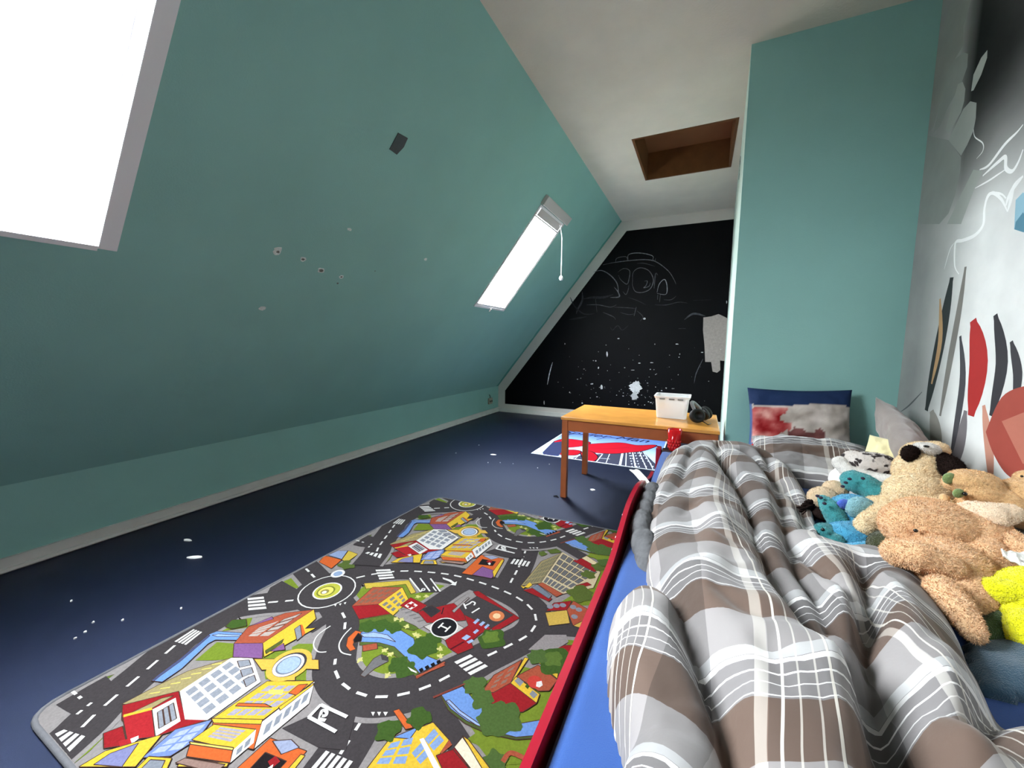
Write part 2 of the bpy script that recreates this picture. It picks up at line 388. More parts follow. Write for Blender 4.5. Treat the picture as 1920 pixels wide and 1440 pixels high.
AP('A', GRN, '230,1295 460,1095 545,1035 440,1150 340,1250 250,1320'); AP('A', GRN, '1510,225 1600,185 1650,215 1600,260 1580,285'); AP('A', (92, 116, 40), '440,800 540,770 700,660 730,640 540,800 500,835')
AP('C', GRN, '1500,340 1560,300 1880,350 1880,420 1640,380')
# roads
AL('P', ROAD, .128, '40,1460 115,1398 154,1364 179,1339 227,1297 272,1259 310,1226 345,1198 404,1163 447,1140 503,1130 550,1126 600,1115')
AL('P', ROAD, .124, '650,1095 668,1084 705,1076 754,1071 802,1073 851,1079 899,1092 941,1107 977,1125 1000,1146 1005,1169 990,1191 960,1208 908,1233 883,1247 843,1267 799,1289 747,1304 700,1307 664,1297 640,1280 628,1256 629,1235 637,1200 646,1178 647,1160 638,1144 627,1128 620,1118')
AL('P', ROAD, .124, '991,1014 986,1031 976,1057 957,1093 950,1106'); AL('P', ROAD, .12, '720,1016 702,1046 689,1055 672,1068 655,1085')
AL('P', ROAD, .11, '616,1109 592,1085 575,1067 556,1050'); AL('P', ROAD, .075, '870,1098 848,1110 805,1140'); AL('P', ROAD, .10, '1005,1168 1050,1173 1110,1178')
AL('P', ROAD, .06, '800,1300 830,1345 862,1396')
AP('P', ROAD, '105,1322 146,1347 214,1283 199,1268 163,1288'); AP('A', ROAD, '1430,262 1500,222 1620,290 1600,335 1390,335')
AP('B', ROAD, '340,1022 530,935 620,850 880,905 800,1180 600,1160'); AP('B', ROAD, '490,305 640,215 700,245 560,335')
AD('P', ROAD, .128, '614,1108'); AD('P', WHT, .106, '614,1108'); AD('P', ROAD, .101, '614,1108'); AD('P', WHT, .054, '614,1108'); AD('P', (186, 186, 60), .048, '614,1108'); AD('P', (120, 128, 40), .034, '611,1109'); AD('P', LYEL, .028, '611,1109'); AD('P', (150, 140, 70), .016, '609,1110'); AD('P', WHT, .009, '608,1111')
for s in ('564,1128 560,1110 570,1093', '590,1140 612,1145 634,1141', '664,1120 668,1108 664,1096'): pass
NG_ = next(i for i, it in enumerate(ART) if it[2] == ROAD); ART[NG_:NG_] = WALK
# lane dashes
DS = (.034, .026)
AL('P', WHT, .0085, '154,1364 179,1339 227,1297 272,1259 310,1226 332,1207', DS); AL('P', WHT, .0085, '503,1130 550,1126', DS)
AL('P', WHT, .0085, '668,1084 705,1076 754,1071 802,1073 851,1079 899,1092 941,1107 977,1125 1000,1146 1005,1169 990,1191 960,1208 908,1233', DS)
AL('P', WHT, .0085, '843,1267 799,1289 747,1304 700,1307 664,1297 640,1280 628,1256 629,1236', DS); AL('P', WHT, .0085, '646,1180 647,1160 638,1144', DS)
AL('P', WHT, .0085, '986,1031 976,1057 957,1093', DS); AL('P', WHT, .0085, '714,1026 702,1044', DS); AL('P', WHT, .0085, '590,1083 572,1065', DS)
AL('P', WHT, .007, '136,1297 152,1310', (.022, .016)); AL('P', WHT, .008, '144,1340 172,1318', (.012, .012))
# zebra crossings
AZ('P', '326,1203 362,1180 380,1186 350,1210', 4); AZ('P', '464,1121 494,1118 500,1143 466,1146', 4); AZ('B', '1575,540 1690,485 1830,580 1705,645', 4)
AZ('B', '540,1310 650,1180 860,1265 760,1400', 5); AZ('P', '102,1375 118,1368 162,1382 132,1412', 4); AZ('C', '445,458 530,455 558,512 470,520', 4); AZ('P', '678,1052 698,1030 720,1040 704,1062', 5)
for s in ('982,905 1010,905 996,935', '1026,905 1054,905 1040,935', '1070,905 1104,905 1085,935', '715,130 735,128 725,145', '750,125 770,122 760,138', '785,118 805,112 795,130'): AP('B', WHT, s)
AP('C', WHT, '835,505 885,520 905,535 920,528 912,552 880,548 893,540 870,527 838,515')
# lake park
AP('B', (86, 110, 40), '895,240 1130,205 1330,300 1290,320 1100,270 900,330'); AP('B', BLU, '905,335 1080,285 1180,305 1290,375 1310,470 1490,545 1330,625 1240,520 1150,435 1040,405 900,400'); AP('B', (150, 178, 226), '905,345 1000,330 1100,350 1160,400 1060,370 930,365')
AP('B', (84, 104, 44), '900,400 1040,405 1150,435 1240,520 1330,625 1300,650 1180,520 1060,430 900,425')
AP('B', ORA, '870,318 915,330 872,372 852,420 872,452 830,468 802,430 814,370'); AP('B', (30, 28, 30), '890,335 918,360 912,395 860,408 855,385'); AL('B', WHT, .004, '840,298 785,355 752,420 770,475 838,495'); AL('B', WHT, .004, '690,285 600,350 568,420 600,470 660,472')
AP('B', BRK, '920,425 1025,408 1030,450 922,470'); AP('B', (110, 108, 110), '1000,520 1060,488 1108,540 1010,592 935,655 905,640'); AP('B', ROAD, '1050,492 1105,500 1108,540 1060,530')
for s, r in (('1360,440', .045), ('1180,560', .03), ('1230,600', .03), ('1150,300', .025), ('960,285', .03), ('1060,280', .03), ('1420,380', .03)): AD('B', DGRN, r, s, None, .18)
for s in ('900,530', '1100,640', '1080,460', '1120,490', '1160,235', '1240,290', '1320,355', '1480,450', '1480,500', '1300,345', '1200,240', '1320,75', '1380,72'): AD('B', (206, 200, 120), .009, s, None, .4)
for k in range(4): AP('B', (24, 22, 24), ' '.join('%d,%d' % (x+k*42, y-k*19) for x, y in ((1325, 600), (1350, 585), (1362, 605), (1338, 622))))
AP('B', BRK, '1300,655 1510,540 1520,552 1310,668'); AP('B', WHT, '1245,580 1310,615 1310,625 1270,610')
# red and orange house, hospital, helipad, fire station
AP('C', (202, 176, 60), '378,540 640,522 682,592 652,602 622,545 390,572'); AP('C', BRK, '390,600 430,562 605,562 460,662 308,672'); AP('C', RED, '308,672 460,662 542,716 350,748'); AP('C', YEL, '460,662 602,562 642,640 548,728')
AG('C', BRK[:0] or (136, 92, 74), '440,572 590,568 470,650 330,662', 4, 3, .14); AG('C', (120, 120, 118), '470,668 596,578 628,636 548,712', 3, 3, .2)
AP('C', SIDE, '575,690 640,680 765,772 700,805')
for k in range(5): AP('C', (116, 112, 112), ' '.join('%d,%d' % (x+k*24, y+k*17) for x, y in ((590, 692), (630, 682), (638, 688), (598, 699))))
AP('C', RED, '588,670 650,622 745,668 690,712'); AP('C', WHT, '615,670 655,645 692,668 650,694'); AL('C', RED, .011, '632,662 674,677'); AL('C', RED, .011, '640,684 668,656')
AP('C', RED, '690,705 900,655 940,690 1015,750 860,765 745,770'); AP('C', (52, 48, 52), '715,690 772,668 826,700 770,738'); AP('C', (190, 186, 180), '725,792 860,738 978,810 850,872')
AD('C', WHT, .048, '845,796'); AD('C', (30, 30, 34), .0435, '845,796'); AL('C', WHT, .006, '810,800 840,770'); AL('C', WHT, .006, '850,822 882,790'); AL('C', WHT, .006, '826,787 868,806')
AP('C', ROAD, '930,680 1040,610 1252,722 1120,802 960,722'); AP('C', RED, '1012,588 1045,585 1284,742 1130,830 1120,800 1248,724 1030,612'); AP('C', (150, 146, 146), '890,700 985,620 990,626 902,712')
AP('C', RED, '850,872 985,785 960,722 1120,802 1060,830 1000,880 1015,915 925,952 868,915')
for s in ('1012,768 1038,745 1052,752 1026,778', '1046,780 1070,760 1084,768 1060,790', '1076,795 1098,776 1110,783 1086,806', '1012,825 1034,806 1048,815 1024,835', '945,860 975,838 1000,850 970,872', '975,880 1005,865 1018,875 988,892'): AP('C', (150, 176, 216), s)
AL('C', WHT, .006, '1018,668 1024,654 1008,647 992,658 966,670'); AL('C', WHT, .006, '958,657 972,688'); AL('C', WHT, .006, '1005,712 1050,684'); AD('C', (214, 120, 70), .028, '1150,730'); AD('C', (238, 200, 150), .014, '1150,730'); AL('C', (90, 20, 30), .006, '880,925 960,880'); AL('C', (40, 30, 36), .004, '830,720 842,680')
AD('C', DGRN, .045, '1122,862', None, .16); AD('C', (96, 124, 44), .028, '1116,852', None, .2)
AP('C', ROAD, '642,508 775,512 828,592 702,594')
for s in ('645,510 708,590', '705,510 762,586', '765,512 822,588'): AL('C', WHT, .006, s)
AL('C', WHT, .005, '712,588 718,572 732,572 730,580 716,582'); AL('C', WHT, .005, '780,560 790,575 800,585')
# glass-roofed hall, right house
AP('E', TAN, '1070,748 1230,556 1395,488 1240,724'); AP('E', (206, 190, 150), '1390,486 1440,482 1695,640 1640,764 1400,812 1228,722'); AG('E', (104, 106, 108), '1400,492 1680,642 1400,806 1240,722', 6, 5, .12); AG('E', (126, 120, 92), '1085,740 1240,566 1380,500 1230,716', 5, 6, .1)
AP('E', RED, '1088,782 1160,766 1315,850 1290,872'); AP('E', (112, 124, 140), '1155,762 1200,735 1312,826 1290,850'); AP('E', BRK, '1200,735 1240,722 1400,812 1350,836'); AP('E', RED, '1478,552 1532,528 1704,610 1645,640'); AP('E', (224, 206, 160), '1532,524 1580,508 1704,590 1694,616'); AP('E', RED, '1500,745 1590,720 1625,742 1510,770'); AP('E', YEL, '1070,748 1130,765 1160,742 1140,720 1090,770')
AP('E', RED, '1268,945 1330,882 1470,866 1430,940'); AP('E', (206, 172, 72), '1262,958 1432,938 1455,1042 1290,1062'); AP('E', BRK, '1430,938 1482,866 1610,940 1560,1024 1480,1062'); AP('E', (206, 172, 72), '1480,1062 1565,1018 1600,1040 1560,1085')
for s in ('1350,905', '1400,900', '1300,912', '1480,915', '1525,935', '1490,990'): AD('E', GRY, .012, s)
for s, r in (('1540,810', .05), ('1600,660', .03), ('1680,600', .03), ('1330,470', .03), ('1240,495', .02)): AD('E', (86, 104, 42), r, s, None, .2)
# river with the red house
AP('F', BLU, '218,602 420,518 520,640 690,800 830,872 1250,800 1250,960 900,992 650,932 450,842 300,732'); AP('F', (150, 178, 226), '300,640 400,740 560,850 740,920 720,935 540,868 380,760 270,650'); AP('F', (74, 92, 44), '218,602 230,600 310,722 455,830 655,918 900,978 1100,960 1100,985 900,1000 640,945 440,855 290,735')
AP('F', BRK, '598,562 700,418 955,276 850,492 700,578'); AP('F', RED, '578,582 700,575 852,488 1085,672 960,752 770,752'); AP('F', YEL, '850,490 978,258 1014,268 905,428'); AP('F', BRK, '935,412 1100,326 1275,462 1200,560 1100,562 905,430'); AP('F', YEL, '900,430 1115,590 1085,672 850,490'); AP('F', YEL, '1108,312 1162,218 1184,280 1284,380 1272,452')
AG('F', (146, 112, 96), '640,560 720,430 920,310 820,490', 3, 2, .22); AP('F', GRY, '885,470 920,440 970,480 935,520'); AP('F', GRY, '1020,590 1050,555 1095,595 1060,630'); AP('F', DGRN, '980,520 1010,485 1030,510 1005,545'); AD('F', (206, 60, 50), .022, '1070,480'); AP('F', WHT, '1085,480 1130,470 1140,510 1110,530 1080,520')
AP('F', RED, '1180,212 1330,150 1420,148 1390,220'); AP('F', SIDE, '1010,190 1160,55 1352,55 1372,120 1250,192 1150,214'); AD('F', DGRN, .055, '1250,290', None, .16); AD('F', (88, 116, 46), .03, '1230,270', None, .2)
for s, r in (('530,510', .032), ('600,640', .03), ('700,800', .045), ('800,810', .045), ('560,580', .02), ('1090,250', .03), ('710,1210', .03)): AD('F', (76, 104, 48), r, s, None, .2)
AL('F', BRK, .012, '780,1200 850,1120 980,1170'); AP('F', BRK, '0,425 250,318 262,330 0,440'); AP('F', (130, 60, 50), '150,612 440,490 446,500 160,628')
# glass-fronted building at the near edge
NE0 = len(ART)
AP('B', YEL, '940,1330 1110,1108 1430,982 1545,1110 1480,1205 1640,1330'); AP('B', BLU, '1140,1092 1290,1028 1330,1008 1262,1102'); AG('B', (128, 158, 206), '1000,1290 1120,1130 1300,1080 1240,1290', 3, 2, .12); AG('B', (128, 158, 206), '1262,1210 1440,1015 1520,1110 1330,1300', 2, 2, .1)
AP('B', WHT, '1330,1105 1360,1095 1490,1330 1440,1330'); AP('B', RED, '1450,1222 1572,1178 1700,1330 1500,1330'); AP('B', (236, 224, 196), '1580,1162 1640,1090 1810,1330 1710,1330'); AP('B', YEL, '1640,1078 1684,1108 1850,1330 1790,1330'); AP('B', BRK, '1480,1200 1545,1110 1565,1145 1490,1210'); AP('B', ORA, '1140,900 1185,885 1285,1020 1230,1035'); AD('B', DGRN, .03, '1105,1040', None, .2); AD('B', DGRN, .03, '1330,950', None, .2)
NE1 = len(ART)
# white gridded building
AP('A', TAN, '540,965 760,850 940,765 1200,686 890,892 720,992'); AP('A', RED, '543,972 880,888 925,1062 1038,1006 1052,1060 740,1162 538,1062'); AP('A', WHT, '888,888 1195,688 1322,686 1372,832 1052,1062 918,1058'); AG('A', (142, 147, 158), '905,895 1190,700 1345,815 1040,1040', 4, 4, .14); AG('A', (142, 147, 158), '1215,700 1315,692 1360,825 1275,880', 1, 3, .14)
AP('A', WHT, '720,1000 862,928 892,1068 740,1162'); AG('A', (142, 147, 158), '750,1010 850,950 872,1058 760,1122', 3, 1, .06); AP('A', (178, 34, 40), '543,1042 720,1000 740,1162 570,1182'); AP('A', RED, '428,1142 545,1098 572,1212 430,1232'); AP('A', TAN, '560,1035 780,930 850,915 720,992'); AP('A', YEL, '550,1030 720,985 722,1000 548,1045'); AP('A', (178, 34, 40), '518,1190 600,1170 606,1210 530,1225'); AP('A', WHT, '590,1175 640,1155 640,1175 600,1205')
for k in range(7): AP('A', LYEL, ' '.join('%d,%d' % (x+k*62, y-k*29) for x, y in ((705, 905), (712, 900), (770, 890), (764, 897))))
# yellow and orange office
AP('A', (112, 136, 196), '660,1290 860,1118 1082,1058 1000,1172 830,1280'); AG('A', (166, 178, 218), '700,1270 880,1130 1060,1075 900,1240', 3, 2, .1); AP('A', YEL, '280,1344 440,1248 745,1158 780,1150 620,1344'); AP('A', (126, 128, 176), '370,1330 470,1262 640,1200 540,1344'); AP('A', YEL, '600,1380 700,1280 840,1290 800,1380'); AP('A', GRY, '640,1370 710,1300 800,1305 770,1370')
AP('A', YEL, '1085,1052 1412,828 1695,826 1385,1062'); AG('A', (164, 158, 176), '1150,1040 1420,850 1660,850 1390,1040', 4, 4, .12); AP('A', ORA, '1240,960 1400,965 1440,985 1220,978'); AP('A', ORA, '1540,900 1600,850 1655,845 1590,915'); AP('A', LYEL, '1420,880 1510,880 1500,910 1420,905')
AP('A', YEL, '1075,1052 1385,1058 1375,1090 1090,1082'); AP('A', ORA, '1085,1080 1378,1088 1330,1240 1290,1230 1330,1130 1080,1110'); AP('A', WHT, '1382,1072 1695,832 1662,962 1336,1232'); AG('A', GRY, '1400,1085 1680,870 1650,950 1370,1180', 5, 1, .16); AP('A', YEL, '1480,985 1690,840 1690,850 1490,1005')
AP('A', YEL, '958,1182 1092,1088 1345,1118 1212,1242'); AG('A', (164, 158, 176), '1030,1160 1110,1100 1310,1125 1210,1200', 4, 1, .12); AP('A', ORA, '950,1202 1205,1242 1190,1320 925,1282'); AP('A', LYEL, '945,1192 1210,1228 1205,1245 950,1208'); AP('A', WHT, '1210,1240 1345,1118 1330,1200 1190,1320'); AG('A', GRY, '1225,1240 1325,1150 1310,1210 1215,1290', 2, 1, .14); AP('A', YEL, '900,1300 1180,1320 1170,1344 870,1344'); AP('A', (150, 120, 110), '860,1320 920,1290 1160,1330 1100,1380')
# canal, purple house, fountain
AP('A', BLU, '716,826 760,788 880,700 1060,548 1110,528 1262,538 1252,582 1100,580 1058,602 900,752 780,834'); AP('A', (70, 80, 120), '716,826 760,788 880,700 1060,548 1068,556 888,712 772,796 730,830'); AP('A', (150, 178, 226), '1080,552 1120,545 1250,552 1250,560 1110,560')
AP('A', BRK, '1212,602 1300,498 1522,418 1695,398 1385,602'); AG('A', (180, 168, 160), '1290,560 1350,510 1640,410 1420,560', 4, 2, .1); AP('A', PUR, '1300,500 1440,440 1450,455 1300,500'); AP('A', PUR, '1212,602 1388,600 1382,692 1206,684'); AP('A', YEL, '1385,600 1692,396 1704,452 1640,512 1704,508 1392,684'); AP('A', PUR, '1430,650 1510,600 1520,640'); AP('A', GRY, '1575,515 1610,490 1620,560 1590,585'); AP('A', ORA, '1612,490 1622,488 1640,540 1622,560'); AP('A', DGRN, '1160,500 1200,460 1285,455 1290,495 1200,515'); AP('A', (80, 96, 40), '1400,645 1510,575 1500,600 1405,665')
AP('A', (224, 178, 66), '1330,695 1480,695 1480,755 1378,762'); AP('A', (224, 178, 66), '1620,695 1720,700 1722,758 1630,755'); AP('A', (224, 178, 66), '1510,770 1580,780 1580,825 1505,825'); AD('A', (224, 178, 66), .062, '1545,728'); AD('A', (60, 56, 60), .047, '1547,728'); AD('A', WHT, .043, '1540,732'); AD('A', (110, 120, 140), .035, '1540,732'); AD('A', (158, 180, 214), .031, '1542,731')
# parking space letters, corner shop
AL('B', WHT, .009, '810,945 618,856'); AL('B', WHT, .009, '622,855 530,950'); AL('B', WHT, .009, '532,945 730,1052'); AL('B', WHT, .0085, '600,960 655,970'); AL('B', WHT, .0085, '612,958 630,900 662,908 655,935 620,938')
AP('E', ORA, '608,652 760,508 938,538 842,692'); AP('E', PUR, '690,664 770,598 884,640 842,692'); AP('E', (34, 28, 30), '738,582 770,540 876,560 850,594'); AP('E', RED, '800,560 820,548 850,560 830,575'); AP('E', YEL, '850,640 920,545 940,548 860,690'); AP('E', (150, 160, 190), '775,515 850,512 900,530 840,545'); AP('E', WHT, '812,575 828,566 836,580 824,588')
# house by the left edge and small roundabout of the far bank
AP('C', ORA, '118,418 150,380 250,405 190,456'); AP('C', (206, 178, 60), '250,405 290,352 345,372 280,420'); AP('C', (140, 160, 200), '170,378 230,352 285,352 250,402'); AD('C', (84, 104, 44), .04, '280,435', .03, .2); AD('C', WHT, .028, '228,486'); AD('C', (140, 164, 200), .018, '228,486')
def to_rug(p, h): return (p[0], p[1], RZ+h)
CLIP = rounded([(x*.0+x, y) for x, y in [(-1.549, .307), (-.004, .292), (-.004, 2.057), (-1.478, 1.993)]], .066)
PR = Print(to_rug, CLIP)
def dull(c): g = (c[0]+c[1]+c[2])/3; return tuple(.86*(.9*q+.1*g) for q in c)
for k in (-1, 0, 1):
    dx, dy = PV[0]*k, PV[1]*k
    for i_, it in enumerate(ART):
        if k != 0 and NE0 <= i_ < NE1: continue
        sh = (lambda p: (p[0]+dx, p[1]+dy))
        if it[0] == 'p':
            P = [sh(p) for p in it[1]]
            if max(p[1] for p in P) > .25 and min(p[1] for p in P) < 2.1:
                PR.poly(P, dull(it[2]))
                ar_ = abs(sum(P[q][0]*P[(q+1) % len(P)][1]-P[(q+1) % len(P)][0]*P[q][1] for q in range(len(P))))/2
                if ar_ > 6e-4 and it[2] not in (ROAD, SIDE, WHT, GRN):        # drawn ink outline
                    for q in range(len(P)):
                        a_, b_ = P[q], P[(q+1) % len(P)]; d_ = math.dist(a_, b_) or 1; nx_, ny_ = -(b_[1]-a_[1])/d_*.0011, (b_[0]-a_[0])/d_*.0011
                        PR.items.append(([(a_[0]+nx_, a_[1]+ny_), (a_[0]-nx_, a_[1]-ny_), (b_[0]-nx_, b_[1]-ny_), (b_[0]+nx_, b_[1]+ny_)], (64, 46, 40), q > 0))
        elif it[0] == 'l':
            P = [sh(p) for p in it[1]]
            if max(p[1] for p in P) > .2 and min(p[1] for p in P) < 2.15: PR.line(P, it[3], dull(it[2]), it[4])
        else:
            c = sh(it[1])
            if .2 < c[1] < 2.15: PR.disc(c, it[3], dull(it[2]), 26, it[4], it[5])
po = PR.build('printed_town', M_PRINT, rug); po['label'] = 'printed town map'
# ------------------------------------------------------------------ chalkboard wall
BK = MB()
q = [(947, 757), (944, 732), (1175, 433), (1376, 413), (1352, 790)]
pts = [aty(x, y, D) for x, y in q]
zb = pts[0].z
bo = [(pts[0].x, zb), (pts[0].x, pts[1].z), (pts[2].x, pts[2].z), (XP2-.001, pts[2].z), (XP2-.001, zb)]
def to_back(p, h): return (p[0], D-.0015-h, p[1])
PB = Print(to_back, None)
PB.poly(bo, (5, 5, 7))
brd = PB.build('chalkboard', mat('chalkboard_paint', (20, 20, 23), 0.6, 0.35, 5.0, 0.05, 80, 0.12, attr='print', detail=6), wb); brd['label'] = 'black chalkboard paint with drawings and chips'
def bk(s):
    out = []
    for w in s.split():
        x, y = w.split(','); p = aty(900+float(x)/3.6, 380+float(y)/3.6, D); out.append((p.x, p.z))
    return out
CH = Print(to_back, None, 4e-6, 6e-5)
for s, w, g in (('1000,395 1005,350 1080,340 1165,360 1160,395', 5, 130), ('915,405 925,375 985,365 995,395', 4, 100), ('830,420 900,405 1020,390 1120,385 1190,400 1270,460 1310,520 1322,550', 5, 110),
                ('1165,380 1180,395 1185,375', 4, 90), ('1060,410 1110,410 1180,430', 4, 70), ('765,470 820,458 880,490 925,545 935,610 940,635', 6, 110), ('930,470 970,445 1010,460 1005,520 990,550 950,520 935,490', 5, 90), ('1030,530 1035,470 1080,440 1140,460 1170,520 1150,580 1100,605 1050,600 1030,560 1030,530', 5, 100),
                ('1110,530 1130,530 1120,560 1105,575 1140,565 1150,540', 4, 100), ('1175,580 1185,480 1200,490', 7, 70), ('1195,605 1210,550 1245,518 1262,560 1255,618 1195,612', 5, 130), ('1200,620 1198,655', 4, 100), ('1218,620 1212,672', 4, 100), ('1240,655 1290,655 1325,630', 4, 70), ('1180,690 1260,690 1340,672 1400,678', 4, 60),
                ('965,600 985,620 1000,590 1005,555', 4, 80), ('905,570 930,600 940,635 880,640', 6, 110), ('690,600 690,660 660,720 650,750', 14, 55), ('700,650 760,640 830,640 900,620', 16, 40), ('720,690 800,690 880,705 920,690', 5, 80), ('780,650 790,740', 8, 60), ('830,740 900,770 915,790', 5, 70),
                ('905,705 1000,710 1055,715', 4, 70), ('1055,705 1040,765', 5, 110), ('945,740 1000,755 1050,750', 4, 60), ('1060,730 1100,770 1080,800', 5, 60), ('600,790 660,780 720,770', 12, 34), ('880,840 895,860 930,830 960,860 1000,830', 6, 40), ('1380,790 1440,750 1520,765', 12, 60), ('1340,850 1390,850', 6, 60), ('1440,660 1560,655', 6, 40),
                ('490,1078 470,1150 455,1228', 7, 210), ('1505,1055 1460,1150 1445,1220', 5, 80), ('610,640 640,700 700,750 770,750', 10, 36), ('1120,690 1060,660 1000,640', 6, 40)):
    CH.line(bk(s), w/3.6*.0069, (g, g, g+4), taper=True)
co = CH.build('chalk_drawing', mat('chalk', (180, 180, 180), 0.95, 0.5, 45.0, 0.0, attr='print', detail=6), wb); co['label'] = 'faint chalk doodles'; co['kind'] = 'stuff'
# bare plaster patches and paint chips
CP = Print(to_back, None, 4e-6, 9e-5)
def rag(cx, cy, rx, ry, n=26, j=.3):
    return [(cx+rx*math.cos(t)*(1+random.uniform(-j, j)), cy+ry*math.sin(t)*(1+random.uniform(-j, j))) for t in [2*math.pi*k/n for k in range(n)]]
def bkp(P): return bk(' '.join('%f,%f' % p for p in P))
CP.poly(bk('1508,775 1560,768 1610,752 1650,770 1668,780 1660,1070 1620,1065 1622,1130 1600,1148 1570,1140 1560,1075 1520,1075 1515,960 1505,860'), (158, 148, 142))
CP.poly(bkp(rag(1052, 1248, 42, 38, 44, .28)), (206, 206, 206)); CP.poly(bkp(rag(1045, 1300, 22, 34, 30, .4)), (180, 180, 180))
for x, y, rx, ry in ((858, 1022, 6, 16), (822, 1245, 8, 16), (757, 1223, 10, 4), (1110, 783, 8, 6), (1160, 1080, 12, 3), (1075, 1083, 8, 3), (935, 917, 8, 3), (573, 953, 3, 5), (782, 1068, 4, 4), (800, 1115, 5, 6), (1180, 955, 3, 4), (1348, 1022, 3, 4), (1330, 955, 12, 3), (1030, 1130, 14, 2), (1185, 1160, 3, 3), (605, 1280, 4, 4), (690, 1353, 6, 4), (790, 1310, 8, 3), (433, 1350, 3, 12), (1665, 670, 3, 10), (1500, 1010, 8, 3), (1625, 990, 4, 3)): CP.poly(bkp(rag(x, y, rx, ry, 8, .3)), (196, 196, 196))
for k in range(120):
    x = random.gauss(1020, 260); y = 1380-abs(random.gauss(0, 190))
    if 300 < x < 1620 and 900 < y < 1375 and y > 1380-(x-170)*1.0: r = random.uniform(1.0, 3.4); CP.poly(bkp(rag(x, y, r*random.uniform(.8, 2), r, 6, .3)), (random.randint(90, 205),)*3)
CP.build('paint_chip', mat('bare_plaster', (200, 200, 200), 0.9, 0.15, 40.0, 0.2, 120, attr='print'), wb, 'stuff')['label'] = 'chipped bare plaster spots'
# ------------------------------------------------------------------ mural on the right wall (figures of the print left out: plain colour shapes)
def to_mur(p, h): return (XR-.002-h, p[0], p[1])
M_MURAL = mat('mural_paper', (200, 200, 200), 0.7, 0.10, 7.0, 0.06, 60, 0.2, attr='print', detail=8)
mur = MB(); ny, nz = 70, 60
def murcol(y, z):
    p = Vector((XR, y, z))
    n = noise.fractal(Vector((y*2.6, z*2.0, 3.1)), 1.0, 2.0, 4)
    top = min(max((z-1.46)/.50, 0), 1)                     # smoky dark upper half of the print
    edge = min(max((2.21-y)/.07, 0), 1)  # pale strip beside the teal wall
    dark = top*edge*(0.95+.25*n)
    base = 224+16*n-66*min(max((y-1.95)/.35, 0), 1)
    dark = min(max(dark, 0), 1); v = base*(1-dark)+26*dark
    return (max(min(v, 250), 20), max(min(v, 250), 20), max(min(v*.985, 248), 20))
for i in range(ny):
    for j in range(nz):
        y0 = YF+(DP-YF)*i/ny; y1 = YF+(DP-YF)*(i+1)/ny; z0 = H*j/nz; z1 = H*(j+1)/nz
        mur.poly([to_mur(p, 0) for p in ((y0, z0), (y0, z1), (y1, z1), (y1, z0))], 'x')
me = bpy.data.meshes.new('mural_paper'); me.from_pydata(mur.v, [], mur.f)
a = me.color_attributes.new('print', 'FLOAT_COLOR', 'POINT'); buf = []
for v in mur.v: buf += list(rgb(*murcol(v[1], v[2])))
a.data.foreach_set('color', buf)
mo = link('mural_paper', me, wr, M_MURAL); mo['label'] = 'grey and white smoky photo mural'
MP = Print(to_mur, [(2.428, 0), (2.428, H), (YF, H), (YF, 0)], 4e-6, 3e-5)
def mx_(ox, oy, k, s):
    out = []
    for w in s.split():
        x, y = w.split(','); p = atx(ox+float(x)/k, oy+float(y)/k, XR); out.append((p.y, p.z))
    return out
def m1(s): return mx_(1640, 0, 3.4286, s)
def m2(s): return mx_(1700, 300, 6.545, s)
def m3(s): return mx_(0, 0, 1, s)
def flip(P): return P[::-1]
G1, G2, G3 = (168, 172, 166), (150, 154, 149), (186, 190, 184)
for s, g in (('500,0 625,0 575,170 575,290 470,460 430,640 380,820 340,860 400,300', (150, 152, 147)), ('470,460 520,380 575,335 605,345 600,430 560,540 470,700 430,800 380,860', G2), ('540,540 570,525 588,570 580,650 560,720 480,860 460,830', G1), ('575,700 620,650 660,660 655,760 640,840 600,930 560,1000 480,900', G1), ('625,585 640,480 690,370 730,320 728,370 690,480 640,580', G3), ('340,870 480,900 560,1010 555,1100 520,1260 480,1370 420,1440 290,1440', G2), ('640,1090 700,1100 640,1230 560,1440 470,1440 560,1250', G1)):
    MP.poly(m1(s), g)
WH = (248, 248, 246)
for s, w in (('960,800 920,850 840,930 740,1060 680,1090', 22), ('960,960 930,1040 890,1100 850,1080 845,1010 800,1040 700,1130', 26), ('860,1080 800,1120 740,1160 650,1210', 12), ('640,830 650,880 700,920 700,970 660,1020', 8), ('700,1440 720,1300 760,1240 820,1280 860,1360', 20), ('960,1130 900,1200 880,1290 860,1360', 30)):
    MP.line(m1(s), w/3.4286*.0019, WH, taper=True)
for s, w in (('1230,470 1180,420 1100,405 1010,430 965,600 950,790 850,920 700,985 620,1000 600,1080 600,1300 650,1400', 46), ('1440,200 1330,330 1260,460 1230,560', 60), ('600,1010 540,1100 470,1340', 14)):
    MP.line(m2(s), w/6.545*.0019, WH, taper=True)
MP.poly(m2('1440,395 1350,490 1330,850 1440,885 1600,900 1650,600'), (150, 190, 205)); MP.poly(m2('1440,640 1350,760 1335,850 1440,885 1600,900'), (88, 136, 156))
